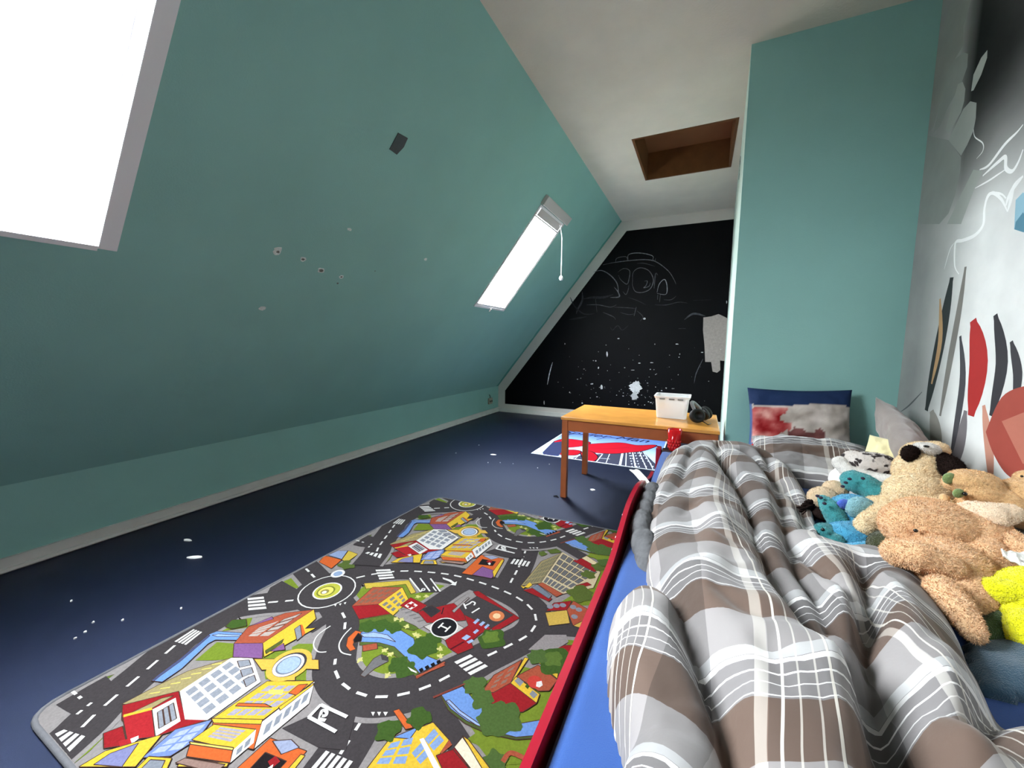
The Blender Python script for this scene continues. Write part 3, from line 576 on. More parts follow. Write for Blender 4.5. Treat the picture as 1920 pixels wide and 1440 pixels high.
# plain brush strokes of colour in place of the printed figures
def stroke(s_, w, g): MP.line(m3(s_), w*.0021, g, taper=True)
for s_, w, g in (('1786,520 1772,600 1752,700 1738,770', 34, (54, 58, 58)), ('1812,500 1800,580 1782,680 1764,780', 18, (126, 122, 116)), ('1764,560 1764,640 1748,720', 14, (190, 152, 110)), ('1748,770 1756,820 1752,880', 40, (150, 146, 138)), ('1690,772 1706,760 1730,735', 4, (90, 94, 96)),
                 ('1826,600 1836,680 1822,780', 46, (170, 42, 40)), ('1868,590 1880,680 1860,780', 26, (54, 52, 56)), ('1802,630 1806,720 1784,860', 18, (70, 68, 72)), ('1846,760 1856,840 1860,910', 20, (196, 140, 120)), ('1812,770 1800,840 1780,890', 26, (118, 112, 114)), ('1898,640 1910,700 1904,760', 18, (60, 58, 62))):
    stroke(s_, w, g)
MP.poly(smooth2(m3('1850,810 1880,745 1930,722 1990,715 1990,880 1930,905 1890,890 1864,850 1850,810'))[:-1], (162, 74, 62)); MP.poly(m3('1880,790 1930,770 1990,780 1990,850 1920,870'), (184, 112, 94))
mf = MP.build('mural_shapes', M_MURAL, wr); mf['label'] = 'pale streaks and dark and red colour fields of the mural'
# ------------------------------------------------------------------ marks on the slope and pillar
M_CHIP = mat('grey_plaster_chip', (118, 118, 112), 0.9, 0.5, 120, 0.5, 300); M_PALE = mat('pale_plaster', (214, 220, 216), 0.9, 0.2, 80, 0.4, 200)
def blot(name, px, py, rx, ry, m, lift, parent, th=.002, n=14):
    c = ats(px, py); P = [c+Vector((0, 1, 0))*x+SV*y for x, y in rag(0, 0, rx, ry, n, .22)]
    mb = MB(); mb.poly([p+SN*lift for p in P]); mb.poly([p+SN*.0002 for p in P][::-1])
    for i in range(n): mb.quad(P[i]+SN*.0002, P[(i+1) % n]+SN*.0002, P[(i+1) % n]+SN*lift, P[i]+SN*lift)
    return mb.build(name, m, parent)
for x, y, rx, ry, pale in ((520, 470, .018, .024, 1), (568, 486, .016, .013, 1), (602, 507, .02, .016, 1), (640, 519, .014, .012, 1), (492, 578, .018, .012, 1), (798, 486, .014, .01, 1), (655, 430, .014, .008, 1)):
    blot('plaster_chip', x, y, rx, ry, M_PALE, .0012, ws)
for x, y, r in ((521, 472, .008), (568, 486, .008), (602, 507, .012), (640, 519, .006), (633, 531, .006), (703, 508, .004)):
    blot('drill_hole', x, y, r, r*.8, M_CHIP, .0018, ws)
tp = MB(); c = ats(747, 269); tv = [c+Vector((0, 1, 0))*x+SV*y for x, y in ((-.034, -.045), (.018, -.048), (.036, .0), (.034, .045), (-.03, .04))]
tp.poly([p+SN*.004 for p in tv]); tp.poly([p+SN*.0005 for p in tv][::-1])
for i in range(5): tp.quad(tv[i]+SN*.0005, tv[(i+1) % 5]+SN*.0005, tv[(i+1) % 5]+SN*.004, tv[i]+SN*.004)
tag(tp.build('tape_patch', mat('grey_tape', (74, 82, 84), 0.6, 0.1, 60, 0.3, 120)), 'small dark grey patch stuck on the sloped teal wall', 'patch')
# torn plaster on the pillar's side edge and mint overpaint along the corner
for x, y, r in ((1390, 303, .022), (1388, 318, .014), (1386, 330, .018)):
    t_ = .35; xx = XP+(XP2-XP)*t_; yy = DP+(D-DP)*t_; cz = aty(x, y, yy).z
    P = [(xx-.003+.0*u, yy+u*1.6, cz+v) for u, v in rag(0, 0, r, r*1.6, 10, .3)]
    MB().poly(P).build('plaster_hole', mat('dark_hole', (34, 32, 30), 0.9), wp)
# old flush socket low on the knee wall near the gable
sp = atx(918, 752, XL); so = empty('wall_socket', (XL, sp.y, sp.z)); tag(so, 'grimy little wall socket on the knee wall beside the chalkboard', 'socket')
MB().bx(XL, XL+.022, sp.y-.05, sp.y+.05, sp.z-.04, sp.z+.045).build('socket_plate', mat('old_plastic', (150, 146, 130), 0.5, 0.2, 50), so, bevel=.004)
for dy in (-.02, .025): MB().lathe([(0, .024), (.014, .024), (.016, .02), (.016, 0)], (XL, sp.y+dy, sp.z), 12, Matrix(((0, 0, 1), (0, 1, 0), (-1, 0, 0)))).build('socket_hole', mat('dark_hole', (34, 32, 30)), so)
MB().tube([(XL+.01, sp.y-.01, sp.z+.04), (XL+.018, sp.y-.015, sp.z+.07), (XL+.012, sp.y-.03, sp.z+.095)], .004, 6).build('loose_wire', mat('dark_hole', (34, 32, 30)), so)
# mint paint smear along the slope's end next to the white band: ragged strip
sm = Print(lambda p, h: tuple(slope(p[0], p[1], .0008+h)), None)
L_, R_ = [], []
for k in range(40):
    s_ = SLEN*k/39; L_.append((D-.05-random.uniform(0, .03), s_)); R_.append((D-.001, s_))
for k in range(39): sm.items.append(([R_[k], R_[k+1], L_[k+1], L_[k]], (82, 150, 138), True))
sm.build('paint_edge', mat('mint_edge_paint', (82, 150, 138), 0.6, attr='print'), ws)
# ------------------------------------------------------------------ organic shapes
TK = 1.0; DK_ = 1.0
def ellipsoid(mb, c, r, R=None, n=20, m=12):
    r = [q*TK for q in r]; R = R or Matrix.Identity(3); base = len(mb.v); c = Vector(c)
    for i in range(m+1):
        ph = math.pi*i/m
        for j in range(n):
            th = 2*math.pi*j/n; mb.v.append(tuple(c+R @ Vector((r[0]*math.sin(ph)*math.cos(th), r[1]*math.sin(ph)*math.sin(th), r[2]*math.cos(ph)))))
    for i in range(m):
        for j in range(n): mb.f.append((base+i*n+j, base+(i+1)*n+j, base+(i+1)*n+(j+1) % n, base+i*n+(j+1) % n)); mb.c.append(None)
    return mb
def capsule(mb, pts, rs):
    """chain of overlapping balls that the remesher fuses into one tapering limb"""
    pts = [Vector(p) for p in pts]
    for k in range(len(pts)-1):
        L = (pts[k+1]-pts[k]).length; n = max(2, int(L/(min(rs[k], rs[k+1])*TK*.45)))
        for j in range(n+1):
            t = j/n; ellipsoid(mb, pts[k].lerp(pts[k+1], t), [rs[k]+(rs[k+1]-rs[k])*t]*3, None, 14, 8)
    return mb
def rot(x=0, y=0, z=0):
    return Matrix.Rotation(math.radians(z), 3, 'Z') @ Matrix.Rotation(math.radians(y), 3, 'Y') @ Matrix.Rotation(math.radians(x), 3, 'X')
def fuse(mb, name, m, parent=None, voxel=.006, smooth=6, fuzz=0.0, fscale=120.0):
    me = bpy.data.meshes.new(name); me.from_pydata(mb.v, [], mb.f); me.update()
    bm = bmesh.new(); bm.from_mesh(me); bmesh.ops.remove_doubles(bm, verts=bm.verts, dist=1e-7); bmesh.ops.recalc_face_normals(bm, faces=bm.faces); bm.to_mesh(me); bm.free()
    o = bpy.data.objects.new(name, me); COL.objects.link(o)
    r = o.modifiers.new('r', 'REMESH'); r.mode = 'VOXEL'; r.voxel_size = voxel
    if smooth: s = o.modifiers.new('s', 'SMOOTH'); s.iterations = smooth; s.factor = .5
    dg = bpy.context.evaluated_depsgraph_get(); new = bpy.data.meshes.new_from_object(o.evaluated_get(dg))
    bpy.data.objects.remove(o); bpy.data.meshes.remove(me); new.name = name
    if fuzz:
        n = len(new.vertices); co = np.empty(n*3); no = np.empty(n*3); new.vertices.foreach_get('co', co); new.vertices.foreach_get('normal', no)
        co = co.reshape(-1, 3); no = no.reshape(-1, 3)
        d = np.array([noise.noise(Vector(p)*fscale)+.6*noise.noise(Vector(p)*fscale*.35+Vector((5, 5, 5))) for p in co])
        co += no*(d*fuzz)[:, None]; new.vertices.foreach_set('co', co.ravel()); new.update()
    return link(name, new, parent, m, True)
def fur(body, dens, length, parent, width=.0009, lean=.8):
    """short plush pile: one thin blade per strand, scattered over the body's surface"""
    me = body.data; me.calc_loop_triangles(); nt_ = len(me.loop_triangles)
    co = np.empty(len(me.vertices)*3); me.vertices.foreach_get('co', co); co = co.reshape(-1, 3)
    ti = np.empty(nt_*3, int); me.loop_triangles.foreach_get('vertices', ti); ti = ti.reshape(-1, 3)
    a, b, c = co[ti[:, 0]], co[ti[:, 1]], co[ti[:, 2]]; cr = np.cross(b-a, c-a); ar = np.linalg.norm(cr, axis=1)/2; nn = cr/(2*ar[:, None]+1e-12)
    n = int(ar.sum()*dens); k = np.random.choice(nt_, n, p=ar/ar.sum()); r1 = np.sqrt(np.random.rand(n, 1)); r2 = np.random.rand(n, 1)
    p = a[k]*(1-r1)+b[k]*r1*(1-r2)+c[k]*r1*r2; nr = nn[k]; jit = np.random.normal(0, 1, (n, 3))
    # neighbouring strands lean together in small curls
    cur = np.stack([np.sin(p[:, 1]*310+p[:, 2]*170), np.sin(p[:, 2]*290+p[:, 0]*210), np.sin(p[:, 0]*330+p[:, 1]*150)], 1)
    d = nr+lean*(.55*jit+.75*cur)*.6; d /= np.linalg.norm(d, axis=1)[:, None]
    sd = np.cross(d, np.random.normal(0, 1, (n, 3))); sd /= np.linalg.norm(sd, axis=1)[:, None]
    L_ = length*(.6+.8*np.random.rand(n, 1)); p = p-nr*.0008
    V = np.stack([p-sd*width, p+sd*width, p+d*L_], 1).reshape(-1, 3); F = np.arange(n*3).reshape(-1, 3)
    fm = bpy.data.meshes.new('fur'); fm.from_pydata(V.tolist(), [], F.tolist()); o = link('fur', fm, parent, me.materials[0]); o['kind'] = 'stuff'
    return o
def ball(name, c, r, m, parent, R=None):
    mb = MB(); ellipsoid(mb, c, r if isinstance(r, (tuple, list)) else (r, r, r), R, 14, 8); return mb.build(name, m, parent, True)
def cushion(name, c, w, h, t, R, m, parent=None, seed=0, dents=(), colf=None, nu=56, nv=44, slump=0.0):
    """stuffed pillow: pinched corners, bulging middle, creases towards the seams; colf(u,v,front) gives printed colours"""
    me = bpy.data.meshes.new(name); V = []; F = []; C = []
    c = Vector(c)
    for side in (1, -1):
        for j in range(nv+1):
            for i in range(nu+1):
                u, v = 2*i/nu-1, 2*j/nv-1
                e = max(0.0, (1-abs(u)**3.0)*(1-abs(v)**3.0))
                th = t/2*(e**.55)
                x = w/2*u*(1-.07*(1-v*v)*0-.06*(1-v*v)*abs(u)**4); y = h/2*v*(1-.06*(1-u*u)*abs(v)**4)
                cr = noise.fractal(Vector((u*2.2+seed, v*2.2, side*.7+seed)), 1.0, 2.0, 3)*.10*t + noise.noise(Vector((u*1.2+v*5+seed, u*4, 2.0)))*.05*t
                z = side*(th+cr*min(1, e*3))
                for (du, dv, dr, dd) in dents: z -= dd*math.exp(-((u-du)**2+(v-dv)**2)/dr**2)
                z -= slump*(1-u*u)*.0 + slump*v*v*.0
                V.append(c+R @ Vector((x, y, z))); C.append(colf(u, v, side) if colf else (128, 128, 128))
    n1 = (nu+1)*(nv+1)
    for s in (0, 1):
        for j in range(nv):
            for i in range(nu):
                a = s*n1+j*(nu+1)+i; q = (a, a+1, a+nu+2, a+nu+1); F.append(q if s == 0 else q[::-1])
    me.from_pydata([tuple(v) for v in V], [], F)
    if colf:
        at = me.color_attributes.new('print', 'FLOAT_COLOR', 'POINT'); buf = []
        for k in C: buf += list(rgb(*k))
        at.data.foreach_set('color', buf)
    bm = bmesh.new(); bm.from_mesh(me); bmesh.ops.remove_doubles(bm, verts=bm.verts, dist=1e-5); bm.to_mesh(me); bm.free()
    return link(name, me, parent, m, True)
# ------------------------------------------------------------------ bed
BX0, BX1, BY0, BY1 = -0.195, 0.835, 0.30, 2.335
M_RED = mat('dark_red_lacquer', (150, 14, 38), 0.28, 0.05, 20, 0.0, spec=0.5)
M_INNER = mat('dark_bed_board', (42, 30, 34), 0.6)
bed = empty('bed', (.32, 1.3, 0)); tag(bed, 'red lacquered single bed frame with raised curved side rail', 'bed')
def rail_z(y):
    z = .435
    if y > .95:
        t = min((y-.95)/.34, 1); z += .062*(t*t*(3-2*t))
        t2 = min(max((y-1.36)/.62, 0), 1); z -= .115*(t2*t2*(3-2*t2))
    return z
mb = MB(); N_ = 60
for k in range(N_):
    y0 = BY0+(1.985-BY0)*k/N_; y1 = BY0+(1.985-BY0)*(k+1)/N_
    for (xa, xb) in ((BX0+.006, BX0+.02),):
        mb.v += [(xa, y0, .12), (xb, y0, .12), (xb, y0, rail_z(y0)), (xa, y0, rail_z(y0)), (xa, y1, .12), (xb, y1, .12), (xb, y1, rail_z(y1)), (xa, y1, rail_z(y1))]
        i = len(mb.v)-8
        for f in ((3, 2, 6, 7), (0, 3, 7, 4), (1, 5, 6, 2), (0, 4, 5, 1)): mb.f.append(tuple(i+q for q in f)); mb.c.append(None)
mb.poly([(BX0+.006, BY0, .12), (BX0+.02, BY0, .12), (BX0+.02, BY0, rail_z(BY0)), (BX0+.006, BY0, rail_z(BY0))]); mb.poly([(BX0+.006, 1.985, .12), (BX0+.006, 1.985, rail_z(1.985)), (BX0+.02, 1.985, rail_z(1.985)), (BX0+.02, 1.985, .12)])
mb.build('side_rail', M_RED, bed)
MB().bx(BX1-.022, BX1, BY0, BY1, .12, .40).build('side_rail', M_RED, bed, bevel=.004)
MB().bx(BX0, BX1, BY0-.022, BY0, .12, .42).build('footboard', M_RED, bed, bevel=.004)
for x in (BX0, BX1-.03):
    pm = MB()
    for k in range(7):
        z0 = .36+.06*k/6
    MB().box((x+.013, 2.305, .215), (.03, .05, .43)).build('head_post', M_RED, bed, bevel=.012, seg=4)
    MB().box((x+.013, BY0+.03, .1), (.03, .05, .176)).build('leg', M_RED, bed, bevel=.004)
MB().bx(BX0+.03, BX1-.03, 2.265, 2.335, .395, .42).build('head_ledge', M_INNER, bed, bevel=.004)
MB().bx(BX0+.03, BX1-.03, 2.29, 2.31, .16, .25).build('head_panel', M_INNER, bed, bevel=.003)
MB().bx(BX0+.022, BX1-.022, BY0, 2.28, .15, .17).build('slatted_base', M_INNER, bed)
# bolt heads seen as bright dots on the rail
for (y, dz) in ((1.27, -.012), (1.20, -.012), (1.10, -.012), (1.05, -.012), (.98, -.012)):
    MB().lathe([(0, .003), (.004, .002), (.005, 0)], (BX0+.0055, y, rail_z(y)+dz), 10, Matrix(((0, 0, -1), (0, 1, 0), (1, 0, 0)))).build('bolt_head', mat('bright_metal', (220, 220, 220), 0.3, metal=1.0), bed)
# mattress with blue fitted sheet
MT = .424
def sheet_mesh():
    nx, ny = 90, 150; V = []; F = []; x0, x1, y0, y1 = BX0+.026, BX1-.025, BY0+.004, 2.255
    for j in range(ny+1):
        for i in range(nx+1):
            u, v = i/nx, j/ny; x = x0+(x1-x0)*u; y = y0+(y1-y0)*v
            d = min(u*(x1-x0), (1-u)*(x1-x0), v*(y1-y0), (1-v)*(y1-y0)); r = .03
            z = MT if d > r else MT-r+math.sqrt(max(0, r*r-(r-d)**2))
            z += .006*noise.noise(Vector((x*9, y*2.2, 0)))+.010*max(0, noise.noise(Vector((x*16+y*2, y*1.6, 4))))*math.exp(-(x-x0)/.22)
            V.append((x, y, z))
    for j in range(ny):
        for i in range(nx): a = j*(nx+1)+i; F.append((a, a+1, a+nx+2, a+nx+1))
    # skirt
    ring = [i for i in range(nx+1)]+[j*(nx+1)+nx for j in range(1, ny+1)]+[ny*(nx+1)+i for i in range(nx-1, -1, -1)]+[j*(nx+1) for j in range(ny-1, 0, -1)]
    b = len(V); V += [(V[k][0], V[k][1], .175) for k in ring]
    for k in range(len(ring)): F.append((ring[k], b+k, b+(k+1) % len(ring), ring[(k+1) % len(ring)]))
    F.append(tuple(range(b, b+len(ring))))
    me = bpy.data.meshes.new('sheet'); me.from_pydata(V, [], F); return me
mt = link('mattress', sheet_mesh(), None, mat('blue_jersey_sheet', (47, 80, 142), 0.85, 0.06, 5, 0.25, 500, 0.15, sheen=.2), True)
tag(mt, 'mattress in a plain blue fitted sheet lying in the red bed', 'mattress')
# ------------------------------------------------------------------ plaid cloth
def plaid_mat(name):
    m = bpy.data.materials.new(name); m.use_nodes = True; nt = m.node_tree; N = nt.nodes; L = nt.links; b = N['Principled BSDF']
    b.inputs['Roughness'].default_value = .75; b.inputs['Specular IOR Level'].default_value = .2; b.inputs['Sheen Weight'].default_value = .15
    uv = N.new('ShaderNodeUVMap'); sp = N.new('ShaderNodeSeparateXYZ'); L.new(uv.outputs[0], sp.inputs[0])
    def frac(out):
        f = N.new('ShaderNodeMath'); f.operation = 'FRACT'; L.new(out, f.inputs[0]); return f.outputs[0]
    def ramp(src, stops):
        r = N.new('ShaderNodeValToRGB'); r.color_ramp.interpolation = 'CONSTANT'; e = r.color_ramp.elements
        while len(e) > 1: e.remove(e[-1])
        e[0].position = 0; e[0].color = stops[0][1]
        for p, c in stops[1:]: k = e.new(p); k.color = c
        L.new(src, r.inputs[0]); return r.outputs[0]
    fu, fv = frac(sp.outputs[0]), frac(sp.outputs[1])
    BR, GR, LG, DG = rgb(100, 82, 72), rgb(148, 143, 142), rgb(180, 178, 178), rgb(128, 124, 124)
    rows = ramp(fv, [(0, BR), (.30, DG), (.58, rgb(190, 189, 189)), (.66, GR)])
    g = lambda v: (v, v, v, 1)
    cols = ramp(fu, [(0, g(.62)), (.34, g(.98)), (.60, g(1.2)), (.66, g(.78)), (.90, g(1.0))])
    mx = N.new('ShaderNodeMix'); mx.data_type = 'RGBA'; mx.blend_type = 'MULTIPLY'; mx.inputs[0].default_value = 1; L.new(rows, mx.inputs[6]); L.new(cols, mx.inputs[7])
    wl = (1, 1, 1, 1); bl = (0, 0, 0, 1); hf = (.45, .45, .45, 1)
    # thin white weft lines and one broad pale stripe across, beige warp lines and one pale blue stripe along
    lv = ramp(fv, [(0, bl), (.31, (.7,.7,.7,1)), (.319, bl), (.385, (.7,.7,.7,1)), (.394, bl), (.46, wl), (.472, bl), (.54, (.8, .8, .8, 1)), (.575, bl)])
    lu = ramp(fu, [(0, bl), (.60, hf), (.655, bl), (.70, wl), (.711, bl), (.765, (.6, .6, .6, 1)), (.773, bl), (.83, (.6, .6, .6, 1)), (.838, bl), (.885, wl), (.896, bl)])
    m1_ = N.new('ShaderNodeMix'); m1_.data_type = 'RGBA'; m1_.inputs[7].default_value = rgb(222, 220, 218); L.new(lv, m1_.inputs[0]); L.new(mx.outputs[2], m1_.inputs[6])
    sc_ = N.new('ShaderNodeMath'); sc_.operation = 'MULTIPLY'; sc_.inputs[1].default_value = .8; L.new(lu, sc_.inputs[0])
    m2_ = N.new('ShaderNodeMix'); m2_.data_type = 'RGBA'; m2_.inputs[7].default_value = rgb(214, 208, 198); L.new(sc_.outputs[0], m2_.inputs[0]); L.new(m1_.outputs[2], m2_.inputs[6])
    L.new(m2_.outputs[2], b.inputs['Base Color'])
    tc = N.new('ShaderNodeTexCoord'); n2 = N.new('ShaderNodeTexNoise'); n2.inputs['Scale'].default_value = 22; n2.inputs['Detail'].default_value = 5; L.new(tc.outputs['Object'], n2.inputs['Vector'])
    bp = N.new('ShaderNodeBump'); bp.inputs['Strength'].default_value = .25; bp.inputs['Distance'].default_value = .006; L.new(n2.outputs[0], bp.inputs['Height']); L.new(bp.outputs[0], b.inputs['Normal'])
    return m
M_PLAID = plaid_mat('grey_brown_plaid_cotton')
PU, PVV = .30, .255
def poly_dist(P, Q):
    """distance of grid points P (n,2) to polyline Q and side parameter"""
    best = np.full(len(P), 9.0)
    for k in range(len(Q)-1):
        a = np.array(Q[k]); b = np.array(Q[k+1]); d = b-a; t = np.clip(((P-a) @ d)/(d @ d), 0, 1)
        best = np.minimum(best, np.linalg.norm(P-(a+t[:, None]*d), axis=1))
    return best
def inside(P, Q):
    r = np.zeros(len(P), bool); n = len(Q)
    for i in range(n):
        (x1, y1), (x2, y2) = Q[i], Q[(i+1) % n]
        c = ((y1 > P[:, 1]) != (y2 > P[:, 1])) & (P[:, 0] < (x2-x1)*(P[:, 1]-y1)/((y2-y1) or 1e-9)+x1); r ^= c
    return r
def W2(s, z): return [(lambda p: (p.x, p.y))(atz(*[float(q) for q in w.split(',')], z)) for w in s.split()]
def duvet():
    out = W2('1175,1470 1150,1380 1138,1290 1145,1190 1190,1140 1222,1118', .42)+W2('1212,1080 1216,1010', .44)+W2('1214,960 1228,900 1248,862 1290,846 1340,846 1400,856 1440,866', .47)+W2('1476,892 1516,940 1532,985 1556,1034', .45)+W2('1640,1046 1735,1105 1800,1210 1832,1290', .45)+[(.44, .76), (.47, .70), (.56, .74), (.70, .70), (.70, .32), (-.02, .32)]
    x0, x1, y0, y1 = -.19, .72, .32, 2.24; h = .0085
    nx, ny = int((x1-x0)/h), int((y1-y0)/h)
    gx, gy = np.meshgrid(np.linspace(x0, x1, nx), np.linspace(y0, y1, ny)); P = np.stack([gx.ravel(), gy.ravel()], 1)
    ins = inside(P, out); d = poly_dist(P, smooth2(out+[out[0]], False, 4))
    sd = np.where(ins, d, -d)
    w = .075; th = np.clip(sd/(w*1.25), 0, 1)*math.pi/2; prof = np.sin(th)
    A = .105+.02*np.sin(P[:, 1]*3.1+.4)+.02*np.exp(-((P[:, 1]-1.85)/.2)**2)
    z = MT+.004+A*prof
    def cleft(dd, dep, wd): q_ = np.clip(dd/wd, 0, 1); return dep*(1-np.sqrt(np.clip(1-(1-q_)**2, 0, 1)))
    V = [('1234,1060 1242,1077 1270,1139 1290,1194 1322,1290 1345,1365 1366,1440 1400,1600', .105, .07), ('1340,868 1370,897 1395,937 1412,985 1416,1018 1433,1055 1448,1100 1484,1155 1522,1226 1568,1278 1610,1320 1640,1400 1670,1560', .10, .06),
         ('1395,868 1431,889 1458,924 1470,987 1493,1070 1530,1130 1561,1215', .075, .05), ('1618,1060 1630,1153 1624,1238 1650,1330 1690,1440 1730,1580', .105, .06), ('1500,1030 1540,1080 1590,1130 1628,1180', .07, .045), ('1300,850 1285,890 1262,930 1240,960', .045, .035), ('1345,850 1352,880 1390,905', .05, .03), ('1430,868 1452,900 1490,940 1500,990', .07, .045),
         ('1180,1180 1230,1260 1262,1330 1290,1420', .022, .05), ('1340,1150 1400,1200 1470,1230', .02, .05), ('1700,1150 1730,1260 1750,1400', .02, .04), ('1300,1000 1340,1030 1400,1060', .014, .035), ('1250,1000 1300,960 1350,945', .012, .03), ('1430,1280 1500,1330 1540,1420', .016, .045), ('1290,930 1310,980 1300,1050', .012, .03), ('1650,1120 1700,1100 1740,1120', .012, .03), ('1770,1230 1720,1260 1690,1330', .014, .04), ('1845,1290 1850,1350 1830,1440', .09, .06)]
    for s, dep, wd in V:
        dd = poly_dist(P, smooth2(W2(s, .49), False, 5)); z -= cleft(dd, dep, wd)*np.clip(prof*1.4, 0, 1)
    Rg = [('1310,850 1330,900 1345,960 1330,1040 1300,1110', .02, .05), ('1410,960 1440,1050 1500,1150 1560,1240', .02, .03), ('1655,1060 1720,1180 1790,1310 1820,1420', .03, .028), ('1375,880 1420,960 1440,1030', .02, .02), ('1200,1150 1180,1240 1200,1340', .015, .03), ('1560,1330 1500,1240 1440,1140', .02, .05), ('1590,1080 1570,1180 1590,1280', .02, .03)]
    for s, am, wd in Rg:
        dd = poly_dist(P, smooth2(W2(s, .54), False, 5)); z += am*np.exp(-(dd/wd)**2)*prof
    rs_ = random.Random(5)
    for k in range(34):
        cx, cy = rs_.uniform(-.1, .45), rs_.uniform(.45, 2.0); an = rs_.gauss(1.75, .5); ln = rs_.uniform(.05, .16)
        q_ = [(cx+math.cos(an)*ln*t_+.012*math.sin(3*t_+k), cy+math.sin(an)*ln*t_) for t_ in (-1, -.4, .3, 1)]
        dd = poly_dist(P, q_); z += rs_.choice((-1, 1))*rs_.uniform(.004, .009)*np.exp(-(dd/rs_.uniform(.010, .02))**2)*prof
    wr_ = np.array([noise.fractal(Vector((x*7+y*1.5, y*2.4, .5)), 1.0, 2.0, 3)*.010+noise.noise(Vector((x*22+y*6, y*5, 2)))*.003 for x, y in P]); z += wr_*np.clip(prof, 0, 1)
    z = np.where(ins, np.maximum(z, MT+.004+.012*prof), MT)
    Zs = z.reshape(ny, nx).copy()
    for _ in range(2): Zs[1:-1, 1:-1] = (Zs[1:-1, 1:-1]*3+Zs[:-2, 1:-1]+Zs[2:, 1:-1]+Zs[1:-1, :-2]+Zs[1:-1, 2:])/7
    hx = (x1-x0)/(nx-1); hy = (y1-y0)/(ny-1)
    # the rim rolls over: cells near the outline wrap round a quarter turn instead of dropping straight down
    S2 = sd.reshape(ny, nx); g1 = np.gradient(S2, axis=1)/hx; g0 = np.gradient(S2, axis=0)/hy; gl = np.sqrt(g0**2+g1**2)+1e-6
    edge_ = (sd >= 0) & (sd < .9*h); s_in = np.where(edge_, 0.0, sd); tt = np.clip(s_in/(w*1.25), 0, 1)*math.pi/2
    tgt = np.where(s_in < w*1.25, w*(1-np.cos(tt))*1.25, sd); mv = np.where(sd >= 0, tgt-sd, 0.0)
    P = P.copy(); P[:, 0] += (g1/gl).ravel()*mv; P[:, 1] += (g0/gl).ravel()*mv
    zz = Zs.ravel().copy(); zz[edge_] = MT+.003; Zs = zz.reshape(ny, nx)
    X3 = P[:, 0].reshape(ny, nx); Y3 = P[:, 1].reshape(ny, nx)
    def cum(ax):
        q_ = np.sqrt(np.diff(X3, axis=ax)**2+np.diff(Y3, axis=ax)**2+np.diff(Zs, axis=ax)**2)
        q_ = np.minimum(q_, h*2.2); c_ = np.cumsum(q_, axis=ax)
        return np.concatenate([np.zeros_like(c_[:, :1] if ax else c_[:1]), c_], axis=ax)
    from_l = cum(1); from_l -= from_l[:, [int(nx*.3)]]
    from_l = np.apply_along_axis(lambda c: np.convolve(np.pad(c, 10, 'edge'), np.ones(21)/21, 'valid'), 0, from_l)
    from_f = cum(0); from_f -= from_f[[ny//2], :]
    from_f = np.apply_along_axis(lambda c: np.convolve(np.pad(c, 6, 'edge'), np.ones(13)/13, 'valid'), 1, from_f)
    U = (from_l+.10*(gy-1.0)*(gx>.0)*gx+.02*np.sin(gy*6))/PU+.62; Vv = (from_f+.10*gx+.03*np.sin(gx*9+gy*2))/PVV+.05
    idx = -np.ones(nx*ny, int); F = []; keep = ins.reshape(ny, nx)
    grow = keep.copy()
    V3 = []
    for k in np.nonzero(grow.ravel())[0]: idx[k] = len(V3); V3.append((P[k, 0], P[k, 1], Zs.ravel()[k]))
    # outline vertices snap down to the sheet so the cloth closes on it
    for j in range(ny-1):
        for i in range(nx-1):
            a = (j*nx+i, j*nx+i+1, (j+1)*nx+i+1, (j+1)*nx+i)
            if all(idx[q] >= 0 for q in a): F.append(tuple(int(idx[q]) for q in a))
    me = bpy.data.meshes.new('duvet'); me.from_pydata(V3, [], F)
    uv = me.uv_layers.new(name='UVMap'); ku = np.nonzero(idx >= 0)[0]; UU = U.ravel()[ku]; VV_ = Vv.ravel()[ku]
    li = np.empty(len(me.loops), int); me.loops.foreach_get('vertex_index', li)
    buf = np.stack([UU[li], VV_[li]], 1); uv.data.foreach_set('uv', buf.ravel())
    bm = bmesh.new(); bm.from_mesh(me); bd = [e for e in bm.edges if e.is_boundary]
    r = bmesh.ops.extrude_edge_only(bm, edges=bd)
    for v in [g for g in r['geom'] if isinstance(g, bmesh.types.BMVert)]: v.co.z = MT-.01
    bmesh.ops.delete(bm, geom=[v for v in bm.verts if not v.link_faces], context='VERTS'); bm.to_mesh(me); bm.free()
    return me
dv = link('duvet', duvet(), None, M_PLAID, True); tag(dv, 'crumpled grey and brown plaid duvet heaped on the blue sheet', 'duvet')
# ------------------------------------------------------------------ pillows on the bed
def frame_mat(u, v):           # columns: width axis u, height axis v, normal
    u = Vector(u).normalized(); v = Vector(v); v = (v-u*v.dot(u)).normalized(); n = u.cross(v)
    return Matrix((u, v, n)).transposed()
def pcol(u, v, side):
    n = noise.fractal(Vector((u*3, v*3, 1.7)), 1.0, 2.0, 5)
    if v > .52+.05*math.sin(u*3): return (30, 48, 84)
    if u < -.93 or side < 0: return (66, 90, 132)
    base = (186+34*n, 176+34*n, 168+36*n)
    if u < -.15 and v < .45 and (u+.62)**2/.20+(v-.0)**2/.42 < 1+n*.7: base = (178+60*n, 96+100*n, 92+90*n)
    if -.25 < u < .45 and v < -.18+.25*n+.1*u: base = (104+40*n, 62+30*n, 60+30*n)
    if u < -.5 and v < -.55: base = (196, 52, 44) if noise.noise(Vector((u*9, v*9, 0))) > -.05 else (110, 130, 170)
    return tuple(min(max(c, 12), 245) for c in base)
tl, tr, br, bl_ = aty(1413, 737, 2.37), aty(1597, 742, 2.37), aty(1582, 850, 2.30), aty(1405, 858, 2.30)
cc = (tl+tr+br+bl_)/4
